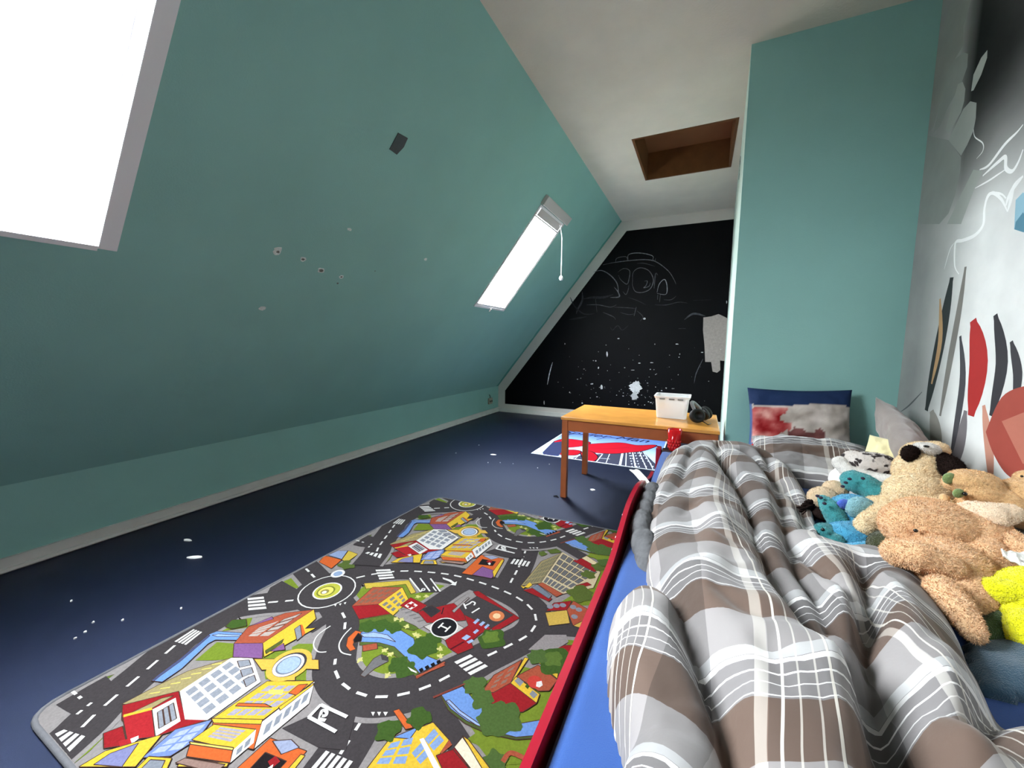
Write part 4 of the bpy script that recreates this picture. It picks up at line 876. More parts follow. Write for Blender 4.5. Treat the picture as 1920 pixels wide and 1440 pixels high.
cp_ = cushion('throw_pillow', cc, .43, .36, .12, frame_mat(tr-tl, (tl+tr)/2-(bl_+br)/2), mat('printed_pillow_cotton', (128, 128, 128), .8, .05, 20, .15, 200, .15, attr='print'), None, 2.0, (), pcol)
tag(cp_, 'navy topped pillow with a blurry red and grey print against the teal wall', 'pillow')
def uv_planar(o, R, c, su, sv, ou=0, ov=0):
    me = o.data; uv = me.uv_layers.new(name='UVMap'); Ri = R.inverted(); c = Vector(c)
    for l in me.loops:
        p = Ri @ (me.vertices[l.vertex_index].co-c); uv.data[l.index].uv = (p.x/su+ou, p.y/sv+ov)
R_ = frame_mat((1, -.10, .02), (.10, .93, .34)); c_ = Vector((.455, 2.07, .487))
pp = cushion('bed_pillow', c_, .44, .38, .14, R_, M_PLAID, None, 5.0); uv_planar(pp, R_, c_, PU, PVV, .45, .1)
tag(pp, 'plaid cased bed pillow lying in front of the navy topped pillow', 'pillow')
R_ = frame_mat((-.12, -.90, -.16), (-.50, .05, .86))
gp = cushion('grey_cushion', (.752, 1.955, .585), .54, .36, .12, R_, mat('taupe_velvet', (138, 126, 120), .7, .08, 12, .15, 150, .2, sheen=.4), None, 9.0)
tag(gp, 'taupe grey cushion leaning on the mural behind the soft toys', 'cushion')
R_ = frame_mat((.75, -.62, .0), (.25, .30, .80))
yp = cushion('cream_cushion', (.640, 1.80, .575), .20, .21, .07, R_, mat('cream_fleece', (226, 214, 166), .9, .06, 20, .3, 220, .1, sheen=.3), None, 13.0)
tag(yp, 'pale cream cushion wedged between spotted toy and grey cushion', 'cushion')
R_ = frame_mat((.98, -.1, 0), (.1, .98, .0))
wp_ = cushion('white_pillow', (.645, 1.93, .478), .34, .40, .11, R_, mat('white_cotton', (226, 222, 218), .85, .04, 12, .1, 200, .1), None, 21.0)
tag(wp_, 'flat white pillow under the spotted toy and the cream dog', 'pillow')
# ------------------------------------------------------------------ soft toys
def plush(name, col, var=.10): return mat(name, col, .95, var, 70, .9, 420, .05, sheen=.35, detail=6)
M_TAN, M_CREAM, M_HONEY = plush('tan_plush', (238, 194, 148), .10), plush('cream_plush', (248, 224, 182)), plush('honey_plush', (232, 188, 134))
M_EYE = mat('black_bead', (16, 14, 14), .15, spec=.6); M_DKBR = mat('dark_brown_plush', (40, 30, 27), .95, .2, 70, .9, 420, .05); M_WHP = plush('white_plush', (236, 232, 226))
def A(px, py, z): return atz(px, py, z)
def AR(px, py, d): return CAM+ray(px, py).normalized()*(d*DK_)      # point at distance d from the viewpoint
def toy(name, base, label, cat='soft toy', k=.72, d=1.0):
    global TK, DK_
    TK, DK_ = k, d; r = empty(name, base); tag(r, label, cat, 'soft toys on the bed'); return r
# -- large tan bear slumped in the middle
dB = 1.42
t = toy('teddy_bear', (.53, 1.30, MT), 'large tan teddy bear slumped in front of the other toys')
mb = MB()
hd = AR(1758, 985, 1.47); ellipsoid(mb, hd, (.155, .11, .085), rot(0, 10, 24))
ellipsoid(mb, AR(1700, 985, 1.44), (.075, .08, .075)); ellipsoid(mb, AR(1825, 1010, 1.50), (.10, .10, .10))
ellipsoid(mb, AR(1840, 1060, 1.46), (.075, .09, .10)); ellipsoid(mb, AR(1770, 1080, 1.38), (.125, .12, .115), rot(0, 0, 24))
ellipsoid(mb, AR(1800, 1115, 1.34), (.095, .09, .085))
fuse(mb, 'bear_body', M_TAN, t, .0038, 5, .0022, 190)
mb = MB(); capsule(mb, [AR(1684, 1036, 1.285), AR(1720, 1042, 1.275), AR(1778, 1062, 1.295)], [.042, .045, .038]); fuse(mb, 'arm', M_TAN, t, .0038, 5, .0022, 190)
mb = MB(); capsule(mb, [AR(1850, 1000, 1.50), AR(1895, 1018, 1.47), AR(1935, 1045, 1.45)], [.04, .04, .042]); fuse(mb, 'arm', M_TAN, t, .0038, 5, .0022, 190)
mb = MB(); capsule(mb, [AR(1765, 1105, 1.25), AR(1795, 1140, 1.225), AR(1825, 1185, 1.21)], [.038, .038, .026]); fuse(mb, 'leg', M_TAN, t, .0038, 5, .0022, 190)
ball('eye', AR(1717, 995, 1.365), .006, M_EYE, t)
mb = MB(); mb.tube([AR(1760, 1060, 1.285), AR(1764, 1080, 1.282), AR(1764, 1098, 1.285)], .0018, 6); mb.build('belly_seam', mat('seam_thread', (170, 126, 86), .9), t)
# -- cream dog with dark ears, white muzzle pointing up
t = toy('plush_dog', (.64, 1.72, MT), 'cream plush dog with dark brown ears and upturned white muzzle')
mb = MB()
ellipsoid(mb, AR(1718, 935, 1.72), (.12, .10, .11), rot(0, 0, 20)); ellipsoid(mb, AR(1722, 885, 1.76), (.085, .08, .09)); ellipsoid(mb, AR(1728, 855, 1.79), (.07, .065, .06)); ellipsoid(mb, AR(1748, 846, 1.80), (.055, .05, .04), rot(0, -20, 0))
capsule(mb, [AR(1700, 935, 1.68), AR(1655, 965, 1.60), AR(1622, 985, 1.55)], [.055, .045, .036]); ellipsoid(mb, AR(1650, 955, 1.70), (.06, .06, .06)); capsule(mb, [AR(1740, 955, 1.66), AR(1785, 958, 1.60)], [.05, .035])
fuse(mb, 'dog_body', M_CREAM, t, .0038, 5, .0022, 190)
mb = MB(); capsule(mb, [AR(1742, 842, 1.74), AR(1725, 838, 1.74), AR(1716, 837, 1.74)], [.026, .02, .012]); ellipsoid(mb, AR(1746, 842, 1.735), (.04, .02, .022), rot(0, 15, 20)); fuse(mb, 'muzzle', M_WHP, t, .0038, 5, .0022, 190)
ball('nose', AR(1737, 837, 1.70), (.010, .006, .005), M_EYE, t)
mb = MB(); ellipsoid(mb, AR(1706, 850, 1.71), (.036, .02, .036), rot(0, 20, 25)); fuse(mb, 'ear', M_DKBR, t, .0038, 5, .0022, 190)
mb = MB(); capsule(mb, [AR(1765, 860, 1.76), AR(1782, 876, 1.73), AR(1790, 884, 1.72)], [.028, .042, .034]); fuse(mb, 'ear', M_DKBR, t, .0038, 5, .0022, 190)
# -- honey toy with a green stained brow
t = toy('plush_puppy', (.70, 1.52, MT), 'honey coloured plush puppy with a green stain on its brow')
mb = MB(); ellipsoid(mb, AR(1828, 905, 1.60), (.088, .06, .045), rot(0, 8, 25)); ellipsoid(mb, AR(1842, 928, 1.60), (.08, .06, .045), rot(0, 14, 25)); ellipsoid(mb, AR(1790, 905, 1.585), (.035, .035, .032)); ellipsoid(mb, AR(1872, 945, 1.62), (.08, .07, .06)); ellipsoid(mb, AR(1820, 950, 1.60), (.045, .05, .03))
fuse(mb, 'puppy_head', M_HONEY, t, .0038, 5, .0022, 190)
ball('eye', AR(1809, 926, 1.535), .007, M_EYE, t)
mb = MB(); ellipsoid(mb, AR(1780, 897, 1.556), (.024, .012, .022), rot(0, 0, 25)); ellipsoid(mb, AR(1797, 925, 1.541), (.02, .010, .018), rot(0, 0, 25)); fuse(mb, 'green_stain', plush('green_stain', (128, 150, 92), .25), t, .003, 3)
mb = MB(); capsule(mb, [AR(1822, 962, 1.49), AR(1860, 968, 1.48), AR(1895, 962, 1.50)], [.040, .044, .030]); fuse(mb, 'foot', plush('pale_plush', (246, 220, 190)), t, .0038, 5, .0022, 190)
mb = MB(); ellipsoid(mb, AR(1770, 935, 1.57), (.015, .015, .02)); fuse(mb, 'ear', M_HONEY, t, .0038, 5, .0022, 190)
# -- second honey toy at the frame edge
t = toy('plush_lamb', (.76, 1.47, MT), 'light honey plush toy with raised paw at the right edge by the mural')
mb = MB(); ellipsoid(mb, AR(1925, 945, 1.66), (.09, .09, .09)); capsule(mb, [AR(1900, 925, 1.66), AR(1872, 915, 1.66), AR(1862, 912, 1.66)], [.04, .032, .026]); ellipsoid(mb, AR(1925, 905, 1.70), (.035, .04, .045)); fuse(mb, 'lamb_body', M_HONEY, t, .0038, 5, .0022, 190)
ball('eye', AR(1916, 893, 1.655), .004, M_EYE, t)
# -- blue toy lying on its back
M_BLUE, M_TURQ, M_LBLU, M_VIO = plush('sky_blue_plush', (78, 168, 206)), plush('turquoise_plush', (70, 160, 164)), plush('pale_blue_plush', (146, 196, 206)), plush('violet_blue_plush', (72, 104, 200))
t = toy('plush_monster', (.44, 1.55, MT), 'sky blue plush creature lying on its back with dark claws')
mb = MB(); ellipsoid(mb, AR(1600, 965, 1.66), (.10, .09, .085), rot(0, 0, 20)); ellipsoid(mb, AR(1600, 1005, 1.58), (.10, .07, .055), rot(0, 0, 10)); fuse(mb, 'torso', M_BLUE, t, .0038, 5, .0022, 190)
mb = MB(); ellipsoid(mb, AR(1612, 952, 1.60), (.055, .03, .045), rot(0, 0, 20)); fuse(mb, 'belly', M_LBLU, t, .0038, 5, .0022, 190)
mb = MB(); ellipsoid(mb, AR(1583, 945, 1.588), (.03, .016, .022), rot(0, 0, 20)); fuse(mb, 'patch', M_VIO, t, .0038, 5, .0022, 190)
mb = MB(); capsule(mb, [AR(1645, 925, 1.72), AR(1620, 910, 1.72), AR(1600, 902, 1.72), AR(1590, 898, 1.72)], [.05, .05, .048, .03]); fuse(mb, 'leg', M_TURQ, t, .0038, 5, .0022, 190)
mb = MB(); capsule(mb, [AR(1572, 978, 1.60), AR(1556, 952, 1.59), AR(1542, 935, 1.60)], [.04, .036, .018]); fuse(mb, 'leg', M_TURQ, t, .0038, 5, .0022, 190)
mb = MB(); ellipsoid(mb, AR(1548, 1003, 1.56), (.05, .05, .048)); ellipsoid(mb, AR(1568, 1018, 1.54), (.036, .04, .04)); fuse(mb, 'head', plush('deep_turquoise_plush', (56, 136, 140)), t, .0038, 5, .0022, 190)
mb = MB(); capsule(mb, [AR(1630, 1028, 1.50), AR(1600, 1030, 1.50), AR(1588, 1028, 1.50)], [.026, .024, .02]); fuse(mb, 'arm', M_BLUE, t, .0038, 5, .0022, 190)
M_CLAW = mat('dark_claw', (40, 34, 54), .6)
for x, y, d in ((1580, 912, 1.66), (1586, 905, 1.66), (1593, 898, 1.66), (1618, 897, 1.655), (1533, 930, 1.575), (1539, 933, 1.565), (1546, 944, 1.545), (1612, 1031, 1.475), (1586, 1026, 1.475)): ball('claw', AR(x, y, d), (.008, .008, .006), M_CLAW, t)
ball('eye', AR(1543, 993, 1.505), .007, M_EYE, t)
# -- snow leopard
def spot_mat():
    m = bpy.data.materials.new('spotted_plush'); m.use_nodes = True; N = m.node_tree.nodes; L = m.node_tree.links; b = N['Principled BSDF']; b.inputs['Roughness'].default_value = .95
    tc = N.new('ShaderNodeTexCoord'); v = N.new('ShaderNodeTexVoronoi'); v.inputs['Scale'].default_value = 42; n = N.new('ShaderNodeTexNoise'); n.inputs['Scale'].default_value = 30
    ad = N.new('ShaderNodeMix'); ad.data_type = 'VECTOR'; ad.inputs[0].default_value = .04; L.new(tc.outputs['Object'], ad.inputs[4]); L.new(tc.outputs['Object'], n.inputs['Vector']); L.new(n.outputs[1], ad.inputs[5]); L.new(ad.outputs[1], v.inputs['Vector'])
    r = N.new('ShaderNodeValToRGB'); r.color_ramp.elements[0].color = rgb(60, 52, 52); r.color_ramp.elements[1].color = rgb(214, 206, 200); r.color_ramp.elements[0].position = .36; r.color_ramp.elements[1].position = .46; L.new(v.outputs[0], r.inputs[0]); L.new(r.outputs[0], b.inputs['Base Color']); return m
t = toy('plush_leopard', (.56, 1.95, MT), 'white and grey spotted leopard toy lying before the plaid pillow')
mb = MB(); ellipsoid(mb, AR(1640, 872, 1.90), (.115, .08, .06), rot(0, 6, 15)); ellipsoid(mb, AR(1600, 862, 1.90), (.05, .05, .045)); fuse(mb, 'leopard_body', spot_mat(), t, .0038, 5, .0022, 190)
mb = MB(); capsule(mb, [AR(1575, 868, 1.87), AR(1590, 884, 1.85), AR(1640, 897, 1.84), AR(1680, 906, 1.82)], [.034, .032, .03, .034]); fuse(mb, 'belly_and_paws', M_WHP, t, .0038, 5, .0022, 190)
# -- beige toy with dark mane
t = toy('plush_lion', (.35, 1.62, MT), 'small beige toy with ragged dark mane beside the blue creature')
mb = MB(); ellipsoid(mb, AR(1542, 932, 1.70), (.06, .055, .045), rot(0, -12, 20)); ellipsoid(mb, AR(1566, 918, 1.74), (.05, .05, .04)); fuse(mb, 'lion_head', plush('beige_plush', (226, 200, 164)), t, .0038, 5, .0022, 190)
mb = MB()
for k in range(60):
    a = 2*math.pi*k/60; c0 = AR(1536, 950, 1.70); r0 = .05; mb.tube([c0+RT*(math.cos(a)*r0*.5)+UP*(math.sin(a)*r0*.35), c0+RT*(math.cos(a)*r0*random.uniform(1.1, 1.6))+UP*(math.sin(a)*r0*.7-.006)-FW*random.uniform(-.01, .02)], [.009, .003], 5)
ellipsoid(mb, AR(1540, 962, 1.70), (.05, .05, .03)); mb.build('mane', M_DKBR, t)
# -- yellow toy cut by the frame
M_YEL = plush('lemon_plush', (236, 232, 24), .06)
t = toy('plush_chick', (.55, 1.17, MT), 'bright lemon yellow plush toy at the right edge of the bed')
mb = MB(); ellipsoid(mb, AR(1938, 1135, 1.35), (.085, .085, .10)); ellipsoid(mb, AR(1940, 1195, 1.30), (.06, .06, .07)); ellipsoid(mb, AR(1918, 1160, 1.32), (.05, .05, .05)); fuse(mb, 'chick_body', M_YEL, t, .0038, 5, .0022, 190)
mb = MB(); capsule(mb, [AR(1912, 1112, 1.31), AR(1875, 1108, 1.31), AR(1860, 1106, 1.31)], [.032, .036, .03]); fuse(mb, 'wing', M_YEL, t, .0038, 5, .0022, 190)
# -- dark olive toy ball and green cloth
t = toy('plush_turtle', (.47, 1.38, MT), 'dark olive plush toy half hidden under the tan bear')
mb = MB(); ellipsoid(mb, AR(1662, 1028, 1.46), (.055, .06, .06)); fuse(mb, 'turtle_shell', plush('olive_plush', (62, 66, 38)), t, .0038, 5, .0022, 190)
mb = MB(); ellipsoid(mb, AR(1706, 1036, 1.45), (.05, .05, .022)); fuse(mb, 'turtle_head', plush('leaf_green_plush', (140, 164, 48)), t, .0038, 5, .0022, 190)
TK = DK_ = 1.0
for o in [q for q in bpy.data.objects if q.parent and q.parent.get('group') == 'soft toys on the bed' and len(q.data.vertices) > 400]:
    nm = o.parent.name
    if o.name.startswith(('eye', 'claw', 'nose', 'green', 'patch', 'mane', 'belly_seam')): continue
    long_ = .0046 if nm in ('teddy_bear', 'plush_dog') else .003
    fur(o, 230000, long_, o.parent if o.name.startswith(('bear_', 'dog_', 'puppy_', 'lamb_', 'leopard_', 'torso', 'chick_')) else o)
# ------------------------------------------------------------------ blankets behind the toys
def blanket(name, poly, m, label, amp, base, seed, edge=.05):
    x0 = min(p[0] for p in poly); x1 = max(p[0] for p in poly); y0 = min(p[1] for p in poly); y1 = max(p[1] for p in poly); h = .011
    nx, ny = int((x1-x0)/h)+2, int((y1-y0)/h)+2; gx, gy = np.meshgrid(np.linspace(x0, x1, nx), np.linspace(y0, y1, ny)); P = np.stack([gx.ravel(), gy.ravel()], 1)
    Q = smooth2(poly+[poly[0]], False, 4); ins = inside(P, Q); d = poly_dist(P, Q); e = np.clip(d/edge, 0, 1); pr = np.sqrt(np.clip(1-(1-e)**2, 0, 1))
    z = base+pr*(amp+np.array([noise.fractal(Vector((x*6+seed, y*6, seed)), 1.0, 2.0, 3)*amp*.55 for x, y in P]))
    idx = -np.ones(len(P), int); V = []
    for k in np.nonzero(ins)[0]: idx[k] = len(V); V.append((P[k, 0], P[k, 1], z[k]))
    F = []
    for j in range(ny-1):
        for i in range(nx-1):
            a = (j*nx+i, j*nx+i+1, (j+1)*nx+i+1, (j+1)*nx+i)
            if all(idx[q] >= 0 for q in a): F.append(tuple(int(idx[q]) for q in a))
    me = bpy.data.meshes.new(name); me.from_pydata(V, [], F)
    bm = bmesh.new(); bm.from_mesh(me); bd = [q for q in bm.edges if q.is_boundary]; r = bmesh.ops.extrude_edge_only(bm, edges=bd)
    for v in [g for g in r['geom'] if isinstance(g, bmesh.types.BMVert)]: v.co.z = base-.004
    bm.to_mesh(me); bm.free()
    return tag(link(name, me, None, m, True), label, 'blanket')
TK = 1.0
blanket('green_blanket', W2('1690,1040 1760,1110 1800,1160 1835,1210 1990,1200 1990,1090 1870,1040 1760,1020', MT+.02), plush('forest_green_fleece', (60, 84, 48), .2), 'dark green fleece blanket under the tan bear', .05, MT+.002, 3.0)
blanket('brown_blanket', [(.60, 1.22), (.80, 1.18), (.805, 1.68), (.62, 1.68)], plush('taupe_fleece', (92, 82, 74), .15), 'folded taupe brown blanket against the mural under the honey toys', .105, MT+.002, 12.0, .06)
blanket('teal_blanket', W2('1800,1200 1850,1195 1990,1190 1990,1300 1840,1285', MT+.02), plush('petrol_blue_fleece', (62, 92, 112), .12), 'petrol blue fleece blanket beside the plaid duvet', .035, MT+.002, 8.0)
# ------------------------------------------------------------------ table and what stands on it
M_PINE = mat('orange_pine_lit', (212, 148, 70), .24, .14, 9, .04, 60, .5, detail=8); M_PINE2 = mat('orange_pine_dark', (156, 86, 46), .45, .14, 14, .04, 60, .4, detail=8)  # window highlight put into the lighter top colour; legs are the same pine, darker
TX0, TX1, TY0, TY1, TZ = -.785, .118, 2.372, 2.935, .535
tb = empty('low_table', (-.33, 2.65, 0)); tag(tb, 'low orange pine table with square legs standing beside the bed head', 'table')
MB().bx(TX0, TX1, TY0, TY1, TZ-.02, TZ).build('table_top', M_PINE, tb, bevel=.004)
for x in (TX0+.006, TX1-.044):
    for y in (TY0+.006, TY1-.044): MB().bx(x, x+.038, y, y+.038, 0, TZ-.02).build('leg', M_PINE2, tb, bevel=.003)
for (a, b, c, d) in ((TX0+.044, TX1-.044, TY0+.012, TY0+.03), (TX0+.044, TX1-.044, TY1-.03, TY1-.012), (TX0+.012, TX0+.03, TY0+.044, TY1-.044), (TX1-.03, TX1-.012, TY0+.044, TY1-.044)):
    MB().bx(a, b, c, d, TZ-.09, TZ-.02).build('apron', M_PINE2, tb)
# translucent storage box
def translucent(name, col, alpha, rough=.25):
    m = bpy.data.materials.new(name); m.use_nodes = True; nt = m.node_tree; b = nt.nodes['Principled BSDF']; b.inputs['Base Color'].default_value = rgb(*col); b.inputs['Roughness'].default_value = rough
    mx = nt.nodes.new('ShaderNodeMixShader'); tr = nt.nodes.new('ShaderNodeBsdfTransparent'); tr.inputs[0].default_value = rgb(*col); mx.inputs[0].default_value = alpha
    nt.links.new(tr.outputs[0], mx.inputs[1]); nt.links.new(b.outputs[0], mx.inputs[2]); nt.links.new(mx.outputs[0], nt.nodes['Material Output'].inputs[0]); return m
M_BOX = translucent('milky_plastic', (250, 251, 252), .62)
bxc = (-.147, 2.715)
sb = empty('storage_box', (bxc[0], bxc[1], TZ)); tag(sb, 'milky translucent plastic storage box on the pine table', 'box')
def ring(mb, z0, w0, d0, z1, w1, d1, r=.02):
    def rr(w, d, z):
        return [(bxc[0]+x, bxc[1]+y, z) for x, y in rounded([(-w/2, -d/2), (w/2, -d/2), (w/2, d/2), (-w/2, d/2)], r, 4)]
    a, b = rr(w0, d0, z0), rr(w1, d1, z1); n = len(a)
    for i in range(n): mb.quad(a[i], a[(i+1) % n], b[(i+1) % n], b[i])
    return a, b
mb = MB(); a, b = ring(mb, TZ+.002, .175, .16, TZ+.135, .20, .185); mb.poly(a[::-1]); ring(mb, TZ+.004, .171, .156, TZ+.135, .196, .181); mb.build('box_shell', M_BOX, sb)
mb = MB(); ring(mb, TZ+.128, .205, .19, TZ+.142, .215, .20); ring(mb, TZ+.142, .215, .20, TZ+.142, .196, .181); ring(mb, TZ+.128, .205, .19, TZ+.128, .197, .182); mb.build('rim', mat('white_plastic', (238, 238, 240), .4), sb)
for dx in (-.055, 0, .05): MB().bx(bxc[0]+dx-.016, bxc[0]+dx+.016, bxc[1]-.104, bxc[1]-.1, TZ+.122, TZ+.130).build('handle_slot', mat('grey_slot', (120, 120, 118), .5), sb)
jr = empty('toy_jar', (-.205, 2.675, TZ+.005)); tag(jr, 'little clear jar with a yellow lid inside the milky box', 'jar')
MB().lathe([(.001, .0), (.026, .0), (.027, .01), (.026, .055), (.02, .06)], (-.205, 2.675, TZ+.006), 20).build('jar_body', translucent('clear_plastic', (230, 230, 232), .3), jr, True)
MB().lathe([(.024, .06), (.028, .062), (.029, .085), (.026, .09), (.001, .091)], (-.205, 2.675, TZ+.006), 20).build('jar_lid', mat('yellow_plastic', (238, 178, 34), .4), jr, True)
# headphones
hp = empty('headphones', (.01, 2.60, TZ)); tag(hp, 'black over-ear headphones lying at the right end of the table', 'headphones')
M_BLK = mat('black_plastic', (20, 20, 22), .4, spec=.5); M_PAD = mat('black_leatherette', (12, 12, 13), .6)
for (c, ax, nm) in (((-.005, 2.555, TZ+.044), (.35, -.85, .25), 0), ((.035, 2.66, TZ+.042), (.55, .75, .3), 1)):
    n_ = Vector(ax).normalized(); R2 = n_.to_track_quat('Z', 'Y').to_matrix()
    cup_ = MB().lathe([(0, -.012), (.03, -.012), (.039, -.004), (.04, .008), (.036, .012)], c, 26, R2).build('ear_cup', M_BLK, hp, True)
    MB().lathe([(.036, .010), (.042, .016), (.042, .028), (.034, .034), (.022, .030), (.02, .016), (0, .014)], c, 26, R2).build('ear_pad', M_PAD, cup_, True)
p0, p1 = Vector((-.005, 2.575, TZ+.07)), Vector((.035, 2.655, TZ+.07))
arc = [p0.lerp(p1, t)+Vector((-.045, .02, .055))*math.sin(math.pi*t)+Vector((0, 0, -.012)) for t in [k/16 for k in range(17)]]
MB().tube(arc, [.008+.004*math.sin(math.pi*k/16) for k in range(17)], 10).build('headband', mat('grey_headband', (120, 120, 122), .35), hp, True)
MB().tube([Vector((.03, 2.54, TZ+.02)), Vector((.06, 2.50, TZ+.008)), Vector((.075, 2.55, TZ+.006))], .003, 6).build('cable', M_BLK, hp, True)
# red tumbler on the bed head ledge
cu = empty('red_tumbler', (-.105, 2.30, .42)); tag(cu, 'clear red plastic tumbler standing on the bed head ledge', 'cup')
cm = translucent('red_acrylic', (232, 40, 46), .5, .08)
mb = MB(); prof = [(.001, .0), (.026, .0), (.028, .006), (.037, .118), (.034, .118), (.026, .012), (.001, .012)]
mb.lathe(prof, (-.105, 2.30, .4205), 30); mb.build('tumbler_wall', cm, cu, True)
mb = MB()
for k in range(14):
    for r_ in range(3):
        a_ = 2*math.pi*(k+.5*(r_ % 2))/14; z_ = .018+r_*.017; rr_ = .0285+z_*.08; ellipsoid(mb, (-.105+rr_*math.cos(a_), 2.30+rr_*math.sin(a_), .4205+z_), (.005, .005, .007), None, 6, 4)
mb.build('embossed_band', translucent('red_acrylic_relief', (236, 70, 70), .7, .08), cu, True)
# ------------------------------------------------------------------ small printed rug by the table
SX0, SX1, SY0, SY1, SZ = -1.342, -.262, 3.225, 4.62, .006
sr = empty('small_rug', ((SX0+SX1)/2, (SY0+SY1)/2, 0)); tag(sr, 'small blue printed rug with grey tower and red shapes behind the table', 'rug')
MB().bx(SX0, SX1, SY0, SY1, .0008, SZ).build('rug_body', mat('white_rug_edge', (214, 220, 232), .9), sr)
def to_s(p, h): return (p[0], p[1], SZ+h)
m_ = .012
SP = Print(to_s, [(SX0+m_, SY0+m_), (SX1-m_, SY0+m_), (SX1-m_, SY1-m_), (SX0+m_, SY1-m_)], 4e-6, 3e-5)
for k in range(24):
    y0 = SY0+(SY1-SY0)*k/24; y1 = SY0+(SY1-SY0)*(k+1)/24; t_ = math.exp(-((k-5)/7.0)**2)
    SP.items.append(([(SX0, y0), (SX1, y0), (SX1, y1), (SX0, y1)], (92+90*t_, 124+80*t_, 196+44*t_), k > 0))
def TS(s): return [(lambda p: (p.x, p.y))(atz(960+float(w.split(',')[0])/4.3636, 690+float(w.split(',')[1])/4.3636, SZ)) for w in s.split()]
SP.poly(TS('455,752 560,715 760,700 930,676 1070,684 1190,800 1140,858 900,818'), (58, 60, 78))
for s, w in (('470,750 580,760', 3), ('540,722 500,755', 3), ('740,705 680,780', 6), ('800,700 760,800', 4), ('905,690 880,812', 12), ('935,690 930,820', 5), ('985,680 1010,810', 7), ('1040,682 1110,845', 5), ('1000,690 1050,700', 0), ('680,735 800,745', 4), ('660,765 820,785', 4)):
    if w: SP.line(TS(s), w*.0016, (214, 220, 236))
for k in range(5):
    for j in range(6):
        x = 955+k*6+j*(5+k*7)*.9 if k < 2 else 1000+(k-2)*26+j*(7+(k-2)*6); y = 692+j*22
        SP.poly(TS(f'{x:.0f},{y} {x+11:.0f},{y} {x+12:.0f},{y+8} {x+1:.0f},{y+8}'), (196, 204, 224))
for k in range(4): SP.line(TS('%d,%d %d,%d' % (1075+k*8, 690+k*10, 1140+k*6, 790+k*16)), .006, (196, 204, 224))
DK = (24, 22, 34)
for P_, c0 in (('350,600 430,580 560,592 640,612 560,640 430,650 330,640', (168, 20, 38)), ('600,625 760,615 900,612 1020,632 1180,632 1080,675 960,690 820,700 660,690 600,665', (170, 20, 38)), ('560,690 640,680 700,730 640,775 590,750', (154, 18, 34)), ('360,690 470,670 560,680 520,712 400,708', (154, 18, 34))):
    Q = TS(P_); SP.line(Q+[Q[0]], .022, DK); SP.poly(smooth2(Q+[Q[0]], False, 5)[:-1], c0)
SP.poly(TS('250,690 330,610 420,600 440,640 380,720 260,715'), (46, 52, 84)); SP.line(TS('690,585 800,570 1000,580 1160,560 1200,575'), .012, DK); SP.line(TS('640,650 760,660 960,650'), .006, (110, 10, 24))
SP.build('printed_picture', mat('small_rug_print', (128, 128, 128), .9, .08, 120, .5, 900, .05, attr='print'), sr)
tx = bpy.data.curves.new('lettering', 'FONT'); tx.body = 'Spider-Man'; tx.size = .20; tx.shear = .35; tx.align_x = 'CENTER'
to_ = bpy.data.objects.new('lettering', tx); COL.objects.link(to_); dg = bpy.context.evaluated_depsgraph_get(); tme = bpy.data.meshes.new_from_object(to_.evaluated_get(dg)); bpy.data.objects.remove(to_)
tc_ = TS('750,562')[0]; tme.transform(Matrix.Translation((tc_[0], tc_[1]-.05, SZ+.0022)))
link('lettering', tme, sr, mat('rug_lettering', (26, 30, 66), .9))
# ------------------------------------------------------------------ odds and ends
M_FLAKE = mat('paint_flake', (226, 226, 224), .8)
def flake(px, py, r, el, ang, label):
    c = atz(px, py, 0); n = 9; P = [(c.x+math.cos(ang)*x-math.sin(ang)*y, c.y+math.sin(ang)*x+math.cos(ang)*y) for x, y in rag(0, 0, r*el, r, n, .25)]
    mb = MB(); top = [(x, y, .0035+random.uniform(0, .003)) for x, y in P]; bot = [(x, y, .0008) for x, y in P]
    mb.poly(top); mb.poly(bot[::-1])
    for i in range(n): mb.quad(bot[i], bot[(i+1) % n], top[(i+1) % n], top[i])
    o = mb.build('paint_flake', M_FLAKE); tag(o, label, 'paint flake', 'paint flakes on the carpet')
flake(366, 1046, .010, 3.2, .5, 'long white paint flake on the dark carpet left of the play rug')
flake(925, 853, .014, 1.9, .2, 'white paint flake in the bright patch of carpet before the chalkboard')
flake(1111, 919, .014, 1.3, .1, 'round white paint flake on carpet right of the table leg')
flake(352, 1014, .008, 3.0, .3, 'thin dull paint flake near the left baseboard')
flake(1039, 978, .007, 1.5, .0, 'tiny white flake at the far edge of the play rug')
flake(855, 850, .006, 1.0, .0, 'tiny white flake furthest left in the bright carpet patch')
for k, (x, y) in enumerate(((175, 1168), (230, 1164), (134, 1128), (340, 1142), (160, 1186), (141, 1198), (1163, 985), (898, 835), (962, 870), (1008, 878), (1030, 871), (915, 868), (938, 868))):
    flake(x, y, .0035, 1.2, k, 'tiny white crumb on the carpet left of the play rug' if x < 500 else 'tiny white crumb on the carpet between play rug and small rug')
c = atz(1043, 933, 0); MB().tube([(c.x-.02, c.y, .006), (c.x, c.y+.008, .008), (c.x+.018, c.y-.004, .005)], [.003, .006, .002], 6).build('carpet_scrap', mat('black_fluff', (14, 14, 18), .95)); o = bpy.data.objects['carpet_scrap']; tag(o, 'small black scrap of fluff beside the front table leg', 'fluff')
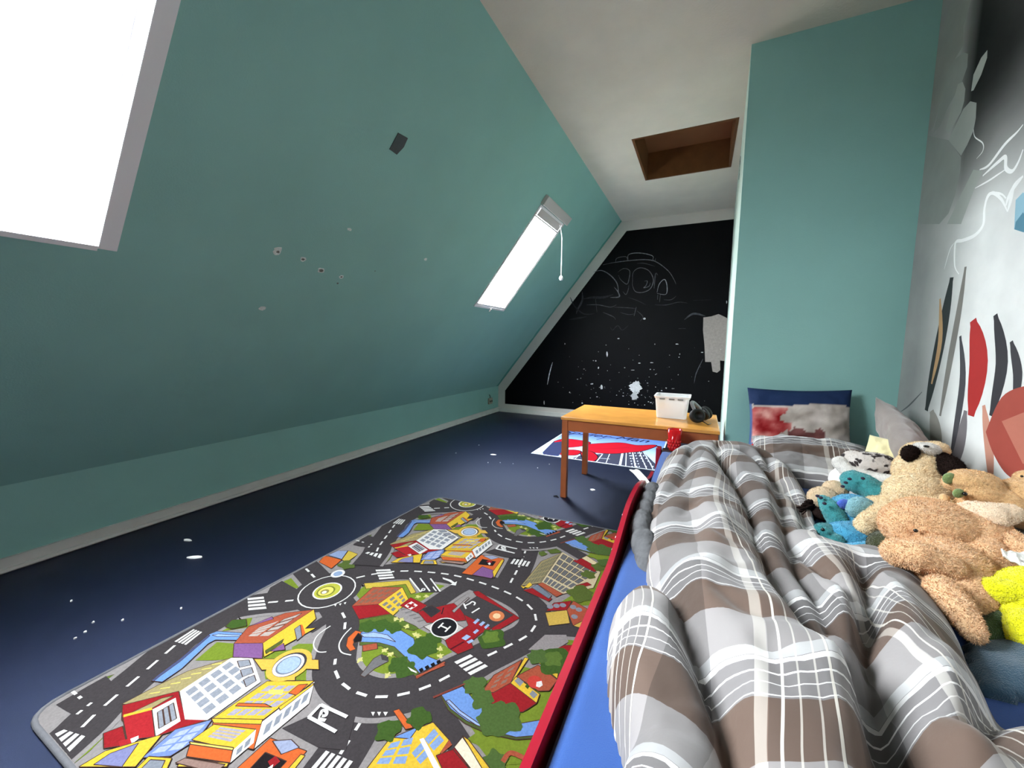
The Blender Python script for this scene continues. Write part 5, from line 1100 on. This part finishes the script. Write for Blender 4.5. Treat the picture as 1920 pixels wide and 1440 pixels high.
# dark duvet corner bulging at the rail, added as a separate piece
t = empty('duvet_corner', (-.13, 1.2, MT)); tag(t, 'dark grey crumpled duvet corner squeezed against the red rail', 'shirt')
mb = MB()
for x_, y_, d_ in ((1214, 1040, 1.22), (1206, 1020, 1.27), (1202, 1000, 1.33), (1205, 980, 1.39), (1212, 960, 1.46), (1218, 942, 1.54), (1224, 925, 1.62)): ellipsoid(mb, AR(x_, y_, d_), (.034, .085, .042), rot(20*math.sin(x_), 0, 8))
fuse(mb, 'duvet_corner_cloth', mat('charcoal_cloth', (92, 92, 94), .85, .35, 14, .4, 60, .1), t, .0038, 5, .0022, 190)
pl = A(1196, 888, .40); mb = MB()
c1 = [AR(1185, 878, 1.95), AR(1200, 872, 1.97), AR(1222, 905, 1.82), AR(1216, 925, 1.76), AR(1198, 905, 1.83)]
# crumpled paper on the rail
pa = MB(); n = 9
for j in range(n):
    for i in range(6):
        u, v = i/5, j/(n-1); p = AR(1188, 880, 1.86).lerp(AR(1222, 925, 1.64), v)+RT*(.018*(u-.5)*2)+UP*(.012*noise.noise(Vector((u*4, v*4, 1)))+.012*math.sin(v*3)); pa.v.append(tuple(p))
for j in range(n-1):
    for i in range(5): a = j*6+i; pa.f.append((a, a+1, a+7, a+6)); pa.c.append(None)
po_ = pa.build('paper_slip', mat('white_paper', (226, 224, 218), .8, .12, 60, .3, 90)); s_ = po_.modifiers.new('thick', 'SOLIDIFY'); s_.thickness = .003
tag(po_, 'crumpled white paper slip hanging over the red rail near the headboard', 'paper')
pa = MB(); q = [AR(1878, 1028, 1.40), AR(1930, 1040, 1.42), AR(1930, 1070, 1.36), AR(1888, 1046, 1.37)]
for j in range(7):
    for i in range(7):
        u, v = i/6, j/6; p = q[0].lerp(q[1], u).lerp(q[3].lerp(q[2], u), v)+UP*.012*noise.noise(Vector((u*3, v*3, 7))); pa.v.append(tuple(p))
for j in range(6):
    for i in range(6): a = j*7+i; pa.f.append((a, a+1, a+8, a+7)); pa.c.append(None)
po_ = pa.build('tissue', mat('white_paper', (226, 224, 218))); po_.modifiers.new('thick', 'SOLIDIFY').thickness = .003
tag(po_, 'white folded tissue between tan bear and yellow toy', 'tissue')
